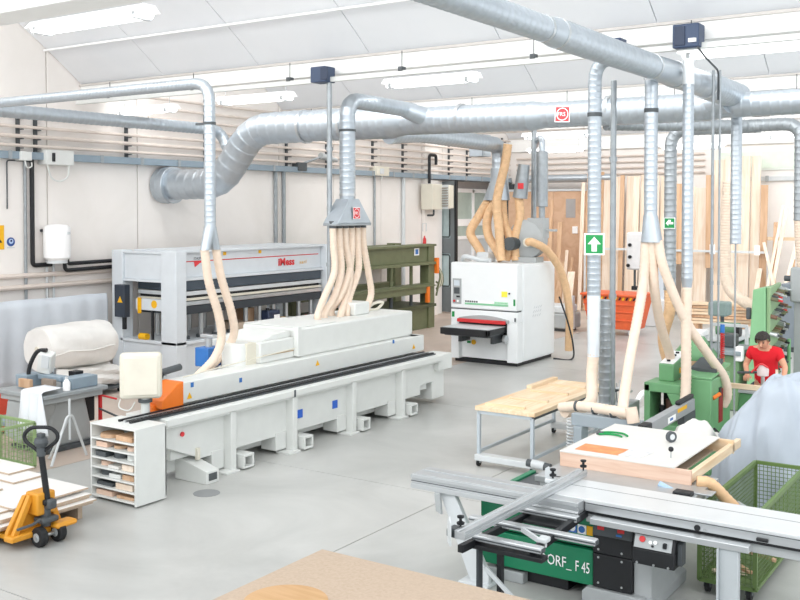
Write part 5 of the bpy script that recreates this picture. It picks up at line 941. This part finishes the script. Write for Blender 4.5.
B('yellow_sticker', (-4.179, 12.95, 1.22), (-4.175, 13.03, 1.29), signyellow, t, 0); MB().prism([(-4.02, 12.9, 1.27), (-3.68, 12.9, 1.27), (-3.7, 13.3, 1.36), (-4.0, 13.3, 1.36)], (0, 0, .05)).obj('top_plate', dgrey, t, .006); MB().lathe([(.1, 1.3), (.3, 1.32), (.3, 1.4), (.12, 1.62)], (-4.2, 13.75, 0), n=8).obj('rear_cone', green, t)
# ================================================================ worker's bench and beam
t = thing('work_bench_machine', 'low green machine bed in front of the worker', 'machine', (-3.3, 14.05, 0))
MB().prism([(-3.72, 13.75, 0), (-3.6, 13.75, .9), (-2.7, 13.75, .9), (-2.7, 13.75, 0)], (0, .45, 0)).obj('bed', M('bed_green', '#5a8f60', .5), t, .012); B('bed_top', (-3.62, 13.72, .9), (-2.6, 14.22, .94), grey, t, .006); C('spindle', (-3.36, 14.0, .94), (-3.36, 14.0, 1.14), .025, steel, t); MB().lathe([(.01, 1.1), (.075, 1.12), (.08, 1.2), (.05, 1.25), (.01, 1.26)], (-3.36, 14.0, 0), n=14).obj('cutter_head', M('pale_guard', '#d8c9c9', .4), t); T('guard_hoop', spl([(-3.5, 13.95, 1.16), (-3.42, 13.95, 1.25), (-3.36, 13.95, 1.28), (-3.28, 13.95, 1.24)], 5), .012, signred, t, 6); C('lever_arm', (-3.7, 14.0, 1.13), (-3.4, 14.0, 1.16), .018, dgrey, t)
tag(B('timber_beam', (-3.95, 13.75, .945), (-2.9, 13.83, 1.01), pinex, None, .003), 'pale squared timber lying across in front of the worker', 'timber')
t = thing('wood_peg', 'thin wooden strip standing upright in front of the worker', 'wood strip', (-3.22, 14.1, .94)); MB().bar((-3.2, 14.1, .941), (-3.2, 14.1, 1.2), .03, .03).obj('strip', pine, t, .002); B('strip_end', (-3.217, 14.083, 1.2), (-3.183, 14.117, 1.205), tanwood, t, 0)
# ================================================================ worker
def skin_mesh(V_, E_, root=0, lev=2):
    me = bpy.data.meshes.new('skin'); bm = bmesh.new(); ly = bm.verts.layers.skin.verify(); vs = [bm.verts.new(p) for p, r_ in V_]
    for v, (p, r_) in zip(vs, V_): v[ly].radius = r_ if isinstance(r_, tuple) else (r_, r_)
    vs[root][ly].use_root = True
    for a, b in E_: bm.edges.new((vs[a], vs[b]))
    bm.to_mesh(me); bm.free(); o = bpy.data.objects.new('skin', me); COL.objects.link(o)
    o.modifiers.new('k', 'SKIN'); s = o.modifiers.new('s', 'SUBSURF'); s.levels = lev; s.render_levels = lev
    dg = bpy.context.evaluated_depsgraph_get(); r_ = bpy.data.meshes.new_from_object(o.evaluated_get(dg)); bpy.data.objects.remove(o)
    return r_
def from_mesh(mb, me): mb.add([v.co.copy() for v in me.vertices], [list(p.vertices) for p in me.polygons]); return mb
MO = Vector((-3.47, 14.62, 0)); PER = thing('person', 'man in a red t-shirt bending over the green machine bed', 'person', MO)
def w(x, y, z): return MO+Vector((x, y, z))
V_ = [(w(0, .06, .93), (.15, .11)), (w(0, .03, 1.1), (.14, .1)), (w(0, -.02, 1.27), (.16, .11)), (w(0, -.06, 1.39), (.11, .09)), (w(0, -.115, 1.45), .055), (w(0, -.17, 1.49), (.072, .08)), (w(0, -.205, 1.55), (.08, .095)), (w(0, -.2, 1.605), (.06, .07)),
      (w(-.17, -.05, 1.385), .06), (w(-.265, -.06, 1.16), .043), (w(-.18, -.30, 1.06), .033), (w(-.16, -.37, 1.05), .036),
      (w(.17, -.05, 1.385), .06), (w(.29, -.1, 1.17), .043), (w(.31, -.29, 1.07), .033), (w(.31, -.36, 1.06), .036),
      (w(-.09, .06, .86), .1), (w(-.11, .02, .48), .065), (w(-.11, .08, .09), .045), (w(-.12, -.1, .045), .04),
      (w(.09, .06, .86), .1), (w(.11, .02, .48), .065), (w(.11, .08, .09), .045), (w(.12, -.1, .045), .04)]
E_ = [(0, 1), (1, 2), (2, 3), (3, 4), (4, 5), (5, 6), (6, 7), (3, 8), (8, 9), (9, 10), (10, 11), (3, 12), (12, 13), (13, 14), (14, 15), (0, 16), (16, 17), (17, 18), (18, 19), (0, 20), (20, 21), (21, 22), (22, 23)]
bm_ = from_mesh(MB(), skin_mesh(V_, E_))
for hx, wx in ((-.16, -.18), (.31, .31)):   # fingers curled over the work, and thumbs
    for k in range(4):
        fx_ = hx-.033+k*.022; ln = (.03, .036, .034, .026)[k]
        bm_.tube([w(fx_, -.37, 1.055), w(fx_, -.40, 1.055), w(fx_, -.40-ln*.8, 1.04), w(fx_, -.40-ln*1.1, 1.012), w(fx_, -.40-ln, .99)], [.011, .0105, .010, .009, .006], 7)
    sg = 1 if hx < 0 else -1
    bm_.tube([w(hx+sg*.025, -.345, 1.05), w(hx+sg*.055, -.375, 1.04), w(hx+sg*.06, -.405, 1.02)], [.013, .011, .007], 7)
# nose, brow and ears as part of the one body surface
bm_.tube([w(0, -.275, 1.525), w(0, -.305, 1.475), w(0, -.275, 1.468)], [.012, .017, .012], 7)
for s in (-1, 1): bm_.tube([w(s*.075, -.2, 1.55), w(s*.09, -.195, 1.535), w(s*.08, -.205, 1.5)], [.012, .018, .01], 6)
bm_.obj('body', skin, PER)
sv = [(w(0, .07, .9), (.19, .145)), (w(0, .03, 1.1), (.18, .135)), (w(0, -.02, 1.27), (.195, .145)), (w(0, -.055, 1.38), (.13, .115)), (w(0, -.085, 1.425), (.075, .075)),
      (w(-.175, -.05, 1.375), .082), (w(-.235, -.055, 1.235), .077), (w(.175, -.05, 1.375), .082), (w(.245, -.075, 1.24), .077)]
se = [(0, 1), (1, 2), (2, 3), (3, 4), (3, 5), (5, 6), (3, 7), (7, 8)]
from_mesh(MB(), skin_mesh(sv, se, 1)).obj('red_shirt', shirt, PER)
tv = [(w(0, .065, .92), (.17, .13)), (w(-.09, .06, .82), .115), (w(-.11, .02, .48), .085), (w(-.11, .08, .1), .07), (w(.09, .06, .82), .115), (w(.11, .02, .48), .085), (w(.11, .08, .1), .07)]
from_mesh(MB(), skin_mesh(tv, [(0, 1), (1, 2), (2, 3), (0, 4), (4, 5), (5, 6)], 0)).obj('trousers', jeans, PER)
for s in (-1, 1): from_mesh(MB(), skin_mesh([(w(s*.115, .1, .06), .055), (w(s*.12, -.02, .05), .05), (w(s*.125, -.14, .04), .04)], [(0, 1), (1, 2)], 0)).obj('shoe', black, PER)
hm = MB(); vs = []; n_, k_ = 24, 10
for i in range(k_+1):
    ph = i/k_*R(112)
    for j in range(n_):
        a = 2*math.pi*j/n_; rr = 1+.03*math.sin(7*a+5*i)
        d = Vector((.098*math.sin(ph)*math.cos(a)*rr, .118*math.sin(ph)*math.sin(a)*rr, .105*math.cos(ph)*rr))
        d = Matrix.Rotation(R(-38), 3, 'X') @ d if False else Matrix.Rotation(R(26), 3, 'X') @ d
        vs.append(w(0, -.195, 1.565)+d)
fs = [(i*n_+j, i*n_+(j+1) % n_, (i+1)*n_+(j+1) % n_, (i+1)*n_+j) for i in range(k_) for j in range(n_) if not (i >= k_-4 and .6 < (2*math.pi*(j+.5)/n_)/math.pi-1 < .4+.0 or (i >= k_-4 and n_*.58 < j < n_*.92))]
hm.add(vs, fs).obj('hair', hair, PER, solid=.012)
for s in (-1, 1): MB().lathe([(.001, -.008), (.009, -.004), (.009, .004), (.001, .008)], w(s*.033, -.288, 1.522), (0, 1, 0), 10).obj('eye', black, PER); B('eyebrow', w(s*.035-.018, -.298, 1.536), w(s*.035+.018, -.29, 1.542), hair, PER, 0)
B('mouth', w(-.022, -.255, 1.446), w(.022, -.247, 1.452), M('lip', '#a8615a', .6), PER, 0)
# ================================================================ tall green boring machine
t = thing('boring_machine', 'tall light green boring machine covered with rows of tool heads', 'machine', (-4.0, 17.3, 0))
MB().prism([(-4.36, 16.95, 0), (-4.02, 16.95, 0), (-4.04, 16.95, 2.1), (-4.24, 16.95, 2.06)], (0, .75, .0)).obj('column', M('pale_machine_green', '#86b98a', .5), t, .015)
MB().prism([(-4.03, 17.0, .3), (-4.03, 17.75, .3), (-4.03, 17.75, 2.14), (-4.03, 17.0, 2.1)], (.06, 0, 0)).obj('tool_plate', M('plate_green', '#8fae83', .5), t, .006); B('base', (-4.45, 16.9, 0), (-3.6, 17.9, .2), green, t, .02); C('plate_rod', (-3.8, 17.6, .2), (-3.8, 17.6, 1.2), .03, green, t)
rn = random.Random(5)
for r_ in range(5):
    for k in range(8):
        y = 17.04+k*.092; z = .75+r_*.29+k*.02; l = rn.uniform(.07, .13)
        m = [dgrey, M('tool_brown', '#7a5a4a', .5), steel, M('tool_olive', '#6d6b52', .5)][rn.randint(0, 3)]
        h_ = C('tool_head', (-3.97, y, z), (-3.97+l, y-.03, z-.02), rn.uniform(.03, .045), m, t, n=10); C('tool_tip', (-3.97+l, y-.03, z-.02), (-3.9+l, y-.035, z-.03), .018, [dgrey, black, steel, red, olive][rn.randint(0, 4)], h_, n=8)
B('side_knob', (-4.36, 16.98, 1.55), (-4.28, 17.05, 1.75), dgrey, t, .02)
# ---- grey cabinet at the right edge
t = thing('grey_cabinet', 'dark grey metal cabinet at the right edge behind the worker', 'cabinet', (-4.7, 25, 0)); B('body', (-5.5, 24.6, .12), (-3.9, 25.4, 1.62), M('cabinet_grey', '#79828a', .5), t, .01); B('feet', (-5.45, 24.65, 0), (-3.95, 25.35, .12), dgrey, t); B('door_seam', (-4.7, 24.595, .2), (-4.69, 24.6, 1.55), dgrey, t, 0); B('handle', (-4.85, 24.57, .8), (-4.8, 24.6, 1.0), black, t)
t = thing('grey_machine_head', 'grey machine head with clamps above the cabinet at the right edge', 'machine', (-3.75, 17.9, 1.5)); B('arm', (-3.85, 17.85, 1.8), (-3.6, 18.15, 2.4), grey, t, .03); C('chuck', (-3.85, 17.95, 1.95), (-3.98, 17.95, 1.95), .06, dgrey, t); C('chuck', (-3.85, 17.95, 2.2), (-3.96, 17.95, 2.2), .05, dgrey, t); B('stand', (-3.8, 17.95, 0), (-3.6, 18.15, 1.8), grey, t, .01)
# ---- machines in the middle distance
t = thing('planer', 'dark green planer with a grey motor head in the middle distance', 'machine', (-5.6, 20.2, 0))
B('body', (-6.1, 19.7, .0), (-5.1, 20.9, .75), M('planer_green', '#5f8a68', .5), t, .03); B('bed', (-6.2, 19.5, .8), (-5.2, 21.2, .88), lgrey, t, .01); B('bed_neck', (-5.9, 19.9, .75), (-5.3, 20.7, .8), dgrey, t); C('hood', (-5.75, 20.2, .98), (-5.3, 20.2, .98), .14, MATS['planer_green'], t); B('motor_head', (-6.15, 20.9, 1.15), (-5.75, 21.3, 1.45), M('blue_green_grey', '#7f928e', .5), t, .04); C('head_post', (-5.9, 21.1, .88), (-5.9, 21.1, 1.2), .04, dgrey, t); B('white_cover', (-6.2, 19.4, .88), (-5.8, 19.8, 1.0), signwhite, t, .03); B('cross_bar', (-5.7, 19.6, 1.1), (-5.0, 19.66, 1.16), lgrey, t); B('bar_post', (-5.05, 19.6, .0), (-4.99, 19.66, 1.1), lgrey, t); C('hood_wheel', (-5.3, 19.95, .98), (-5.22, 19.95, .98), .12, black, t)
t = thing('mortiser', 'olive green machine body behind the twin posts', 'machine', (-4.75, 17.6, 0)); B('body', (-5.0, 16.9, 0), (-4.45, 17.7, .95), M('mortiser_green', '#6d8f66', .5), t, .03); B('table', (-5.1, 16.8, .95), (-4.4, 17.8, 1.02), M('table_blue_grey', '#8a979c', .5), t, .01); B('head', (-4.85, 17.2, 1.02), (-4.6, 17.5, 1.25), dgrey, t, .03); B('white_pad', (-4.5, 16.85, .85), (-4.38, 17.0, 1.1), signwhite, t, .02)
tag(OB('wood_block', (-5.55, 18.2, .62), (.5, .14, .35), (0, 0, 50), tanwood, None, .004), 'tan wooden block in front of the dark green planer', 'wood block')
t = thing('block_stand', 'small grey stand under the tan wooden block', 'stand', (-5.55, 18.2, 0)); B('top', (-5.85, 17.95, .40), (-5.25, 18.45, .445), grey, t); B('column', (-5.65, 18.1, .03), (-5.45, 18.3, .40), dgrey, t); B('foot', (-5.8, 18.0, 0), (-5.3, 18.4, .03), dgrey, t)
t = thing('white_hose_loop', 'white flexible pipe curving over the floor behind the green shaper', 'hose', (-5.6, 16.9, 0)); T('loop', spl([(-6.1, 16.6, .04), (-6.0, 16.7, .2), (-5.6, 16.8, .3), (-5.2, 16.9, .32), (-4.95, 16.95, .3)], 6), .05, signwhite, t); C('nozzle', (-6.1, 16.55, .04), (-6.12, 16.4, .04), .045, lgrey, t)
# stack of planks in the middle distance
for k in range(7):
    tag(OB('plank', (-7.7+.08*(k % 2), 27.2, .3+.085*k), (1.9, .3+.05*(k % 3), .07), (0, 0, 8-5*(k % 3)), [pinex, pinex, tanwood][k % 3], None, .003), ORD[k]+' plank from the bottom of the low timber pile at the back', 'plank', 'planks in the low timber pile')
t = thing('timber_pallet', 'wooden bearers under the low timber pile', 'bearers', (-7.7, 27.2, 0)); B('bearer', (-8.4, 27.0, 0), (-8.2, 27.4, .26), tanwood, t); B('bearer', (-7.2, 27.0, 0), (-7.0, 27.4, .26), tanwood, t)
# ================================================================ orange waste bin
t = thing('waste_bin', 'orange ribbed waste bin on wheels in front of the timber', 'bin', (-9.95, 25.5, 0))
lo = [(-10.65, 25.25, .17), (-9.35, 25.25, .17), (-9.35, 26.0, .17), (-10.65, 26.0, .17)]; hi = [(-10.8, 25.1, 1.1), (-9.18, 25.1, 1.1), (-9.18, 26.2, 1.1), (-10.8, 26.2, 1.1)]
MB().loft(lo, hi).obj('tub', binorange, t, .015); B('rim', (-10.84, 25.06, 1.07), (-9.14, 26.24, 1.13), binorange, t, .015)
for z in (.42, .65, .85): f = (z-.17)/.93; MB().bar((-10.65-.15*f, 25.25-.15*f-.012, z), (-9.35+.17*f, 25.25-.15*f-.012, z), .03, .03).obj('rib', binorange, t, .006)
for k in range(16): x = -10.76+k*.1; MB().prism([(x, 25.105, .97), (x+.05, 25.105, .97), (x+.09, 25.09, 1.05), (x+.04, 25.09, 1.05)], (0, -.012, 0)).obj('hazard_stripe', signyellow if k % 2 else black, t)
for x in (-10.5, -9.5):
    for y in (25.35, 25.9): C('wheel', (x-.03, y, .09), (x+.03, y, .09), .09, lgrey, t, n=14); B('wheel_fork', (x-.04, y-.05, .09), (x+.04, y+.05, .18), dgrey, t, 0)
# ---- band saw behind the bin
t = thing('band_saw', 'tall white band saw with black knobs behind the orange bin', 'machine', (-10.1, 28, 0)); bw = M('band_saw_white', '#dfe1e2', .45)
B('upper_housing', (-10.58, 27.8, 1.62), (-9.75, 28.3, 2.72), bw, t, .06); B('column', (-9.85, 27.9, .2), (-9.4, 28.3, 2.3), M('column_pale_blue', '#cfd8e0', .5), t, .02); B('lower_housing', (-10.6, 27.8, 0), (-9.4, 28.3, .8), bw, t, .03); B('table', (-10.8, 27.4, .9), (-9.9, 28.2, .95), grey, t); B('table_neck', (-10.5, 27.7, .8), (-10.0, 28.1, .9), dgrey, t); C('guide_post', (-10.38, 28.0, 1.12), (-10.38, 28.0, 1.62), .035, dgrey, t); B('guide_block', (-10.46, 27.92, 1.02), (-10.28, 28.05, 1.14), black, t, .02)
for x, z in ((-10.45, 2.35), (-10.45, 2.0), (-10.5, 1.75), (-10.0, 1.66)): C('knob', (x, 27.8, z), (x, 27.74, z), .05, black, t, n=12)
C('blade', (-10.4, 28.0, .95), (-10.4, 28.0, 1.02), .006, steel, t, n=6)
t = thing('grey_floor_machine', 'low grey machine and base left of the orange bin', 'machine', (-11.6, 25.5, 0)); B('base', (-12.1, 25.2, .08), (-11.2, 26.0, .5), grey, t, .04); B('cover', (-12.1, 25.2, .5), (-11.3, 26.0, .72), lgrey, t, .05); B('feet', (-12.0, 25.3, 0), (-11.3, 25.9, .08), dgrey, t); B('post', (-11.3, 25.3, .08), (-11.15, 25.45, 1.0), lgrey, t)
# ================================================================ timber along the back wall
bd = [(-13.15, -12.9, 31.3, 4.78, 0, 'p'), (-12.89, -12.77, 31.5, 4.65, 0, 't'), (-12.76, -12.45, 31.5, 4.51, 0, 'p'), (-12.41, -12.14, 31.4, 4.47, 0, 'p'), (-12.12, -11.98, 31.3, 4.52, 0, 't'), (-11.97, -11.73, 31.5, 4.49, 0, 'p'), (-11.71, -11.5, 31.4, 4.49, 0, 'p'), (-11.49, -11.19, 31.5, 4.52, 0, 'p'), (-11.18, -10.86, 31.5, 4.48, 0, 'p'), (-10.85, -10.42, 31.6, 4.48, 0, 'p'), (-10.4, -10.29, 31.5, 4.3, 0, 'p'), (-10.06, -9.67, 31.5, 4.11, 0, 'p'), (-9.64, -9.26, 31.4, 4.07, 0, 'p'), (-9.14, -8.76, 31.6, 4.95, 0, 'p'), (-8.74, -8.31, 31.5, 5.03, 0, 'p'), (-8.28, -7.96, 31.4, 5.04, 0, 'p'), (-7.95, -7.68, 31.5, 5.04, 0, 'p'), (-7.6, -7.39, 31.2, 4.13, 0, 't')]
ORD2 = ORD+['seventeenth', 'eighteenth']
for k, (x0, x1, y, z, zb, m) in enumerate(bd):
    o = MB().prism([(x0, y-.25, zb), (x1, y-.25, zb), (x1, y, z), (x0, y, z)], (0, .05, 0)).obj('timber_board', pine if m == 'p' else tanwood, None, .004)
    tag(o, ORD2[k]+(' board from the left, pale, ' if m == 'p' else ' board from the left, darker, ')+'in the upright timber row', 'board', 'upright boards along the back wall')
for k, (x0, x1, y, z, zb, lb) in enumerate(((-10.28, -9.95, 31.0, 4.2, 1.65, 'short orange-toned board hung in front of the upright boards'), (-9.21, -8.96, 31.0, 4.46, 1.56, 'short tan board hung left of the tallest upright boards'))):
    o = B('timber_board', (x0, y, zb), (x1, y+.05, z), tanwood, None, .004); tag(o, lb, 'board')
t = thing('timber_rail', 'steel rail holding the upright boards', 'rail', (-10, 31.0, 1.9)); B('rail', (-13.2, 30.93, 2.05), (-7.3, 30.98, 2.12), lgrey, t)
for x in (-13.2, -10.25, -7.3): B('rail_post', (x-.03, 30.9, 0), (x+.03, 30.96, 2.12), lgrey, t)
for k, x in enumerate((-9.05, -7.7)): B('price_tag', (x, 30.915, 2.0), (x+.16, 30.925, 2.3), signwhite, t, 0)
# leaning offcuts right
lean = [((-7.2, 30.4, .2), (-6.75, 31.0, 3.65), .1, 'p'), ((-7.35, 30.3, 0), (-6.9, 31.0, 3.5), .08, 'p'), ((-7.0, 30.2, 0), (-7.15, 31.2, 3.0), .12, 't'), ((-6.7, 30.2, 0), (-7.4, 30.8, 2.4), .09, 'p'), ((-6.9, 30.1, 0), (-6.5, 30.9, 2.3), .1, 'p'), ((-6.5, 30.1, 0), (-6.6, 31.0, 1.9), .12, 't'), ((-7.6, 30.2, 0), (-7.55, 31.0, 1.6), .14, 'p')]
for k, (a, b, w_, m) in enumerate(lean): tag(MB().bar((a[0], a[1], max(a[2], .01)), b, w_, .03, (0, 1, 0)).obj('leaning_strip', pine if m == 'p' else tanwood, None, .003), ORD[k]+(' pale' if m == 'p' else ' darker')+' strip of the bundle leaning right of the tall boards', 'wood strip', 'strips leaning right of the tall boards')
t = thing('strip_rack', 'pale wooden rack holding the leaning strips', 'rack', (-7, 30.6, 0)); B('cross_bar', (-7.6, 31.15, 2.45), (-6.4, 31.25, 2.55), pinex, t); B('upright', (-6.45, 31.15, 0), (-6.35, 31.25, 2.6), pine, t); B('upright', (-7.6, 31.15, 0), (-7.5, 31.25, 2.6), pine, t)
# brown partition with panels behind the sander
t = thing('partition', 'brown fibreboard partition wall behind the sander', 'partition', (-14.9, 31.9, 0)); B('board', (-16.55, 31.85, 0), (-14.8, 31.93, 4.02), mdf, t, .004); B('board', (-14.79, 31.85, 0), (-13.3, 31.93, 4.02), mdf, t, .004); B('top_rail', (-16.55, 31.82, 4.02), (-13.3, 31.95, 4.1), lgrey, t, .004)
B('grey_hatch', (-14.3, 31.83, 3.1), (-13.95, 31.85, 3.75), M('hatch_grey', '#a7a4a3', .5), t, 0); B('white_box', (-14.05, 31.8, 2.55), (-13.85, 31.85, 2.8), signwhite, t, .01)
tag(T('partition_duct', [(-16.0, 31.6, 4.45), (-12.5, 31.6, 4.45)], .14, galv, None, 14), 'horizontal galvanised duct above the brown partition', 'duct')
st = [((-14.55, 31.0), 3.7, .1, 't', 'tall tan strip'), ((-14.2, 30.9), 2.95, .16, 't', 'wide tan plank'), ((-13.9, 30.8), 2.0, .1, 'p', 'short pale strip'), ((-14.05, 30.7), 1.6, .2, 't', 'short tan offcut'), ((-13.75, 30.9), 1.75, .09, 't', 'thin tan strip'), ((-13.4, 31.0), 4.3, .12, 'p', 'tall pale strip'), ((-13.25, 31.1), 4.6, .1, 't', 'tallest tan strip'), ((-13.6, 30.5), 1.3, .25, 'p', 'low wide pale offcut')]
for k, ((x, y), z, w_, m, lb) in enumerate(st): tag(MB().bar((x+.05, y-.2, .01), (x, y+.25, z), w_, .035, (0, 1, 0)).obj('leaning_strip', pine if m == 'p' else tanwood, None, .003), lb+' leaning on the brown partition behind the sander', 'wood strip')
# pipes on the back wall
for k, z in enumerate((4.6, 4.8, 5.0, 5.2)): tag(T('wall_pipe', [(-16.4, 32.2, z), (-9.6, 32.2, z)], .035, pipe_p, None, 8), ORD[k]+' pale pipe from below on the back wall', 'pipe', 'pale pipes on the back wall')
# ================================================================ safety signs
t = thing('exit_arrow_sign', 'green sign with a white upward arrow on the spiral pipe', 'sign', (-4.78, 11.53, 2.83)); Mx = Matrix.Translation((-4.80, 11.535, 2.965)) @ Matrix.Rotation(R(20), 4, 'Z')
def sg(poly, y0, d, name, mat, par): g = MB(); g.X = Mx; g.prism([(a, y0, b) for a, b in poly], (0, -d, 0)); return g.obj(name, mat, par)
sg([(-.125, -.135), (.125, -.135), (.125, .135), (-.125, .135)], 0, .006, 'plate', signwhite, t); sg([(-.105, -.115), (.105, -.115), (.105, .115), (-.105, .115)], -.006, .002, 'green_field', signgreen, t)
sg([(-.032, -.09), (.032, -.09), (.032, .0), (.08, .0), (.0, .09), (-.08, .0), (-.032, .0)], -.008, .002, 'arrow', signwhite, t)
g = MB(); g.X = Mx; g.box((-.05, 0, -.03), (.05, .1, .03)); g.obj('clip', dgrey, t)
t = thing('exit_sign', 'small green sign with a white left arrow on the dull pipe', 'sign', (-5.97, 17.8, 3.05)); Mx = Matrix.Translation((-5.97, 17.87, 3.14)) @ Matrix.Rotation(R(20), 4, 'Z') @ Matrix.Scale(.68, 4)
sg([(-.15, -.15), (.15, -.15), (.15, .15), (-.15, .15)], 0, .006, 'plate', signwhite, t); sg([(-.13, -.13), (.13, -.13), (.13, .13), (-.13, .13)], -.006, .002, 'green_field', signgreen, t)
sg([(-.1, .0), (-.03, .08), (-.03, .03), (.1, .03), (.1, -.03), (-.03, -.03), (-.03, -.08)], -.008, .002, 'arrow', signwhite, t); sg([(-.035, .035), (.035, .035), (.035, .09), (-.035, .09)], -.008, .0015, 'cross_arm', signwhite, t)
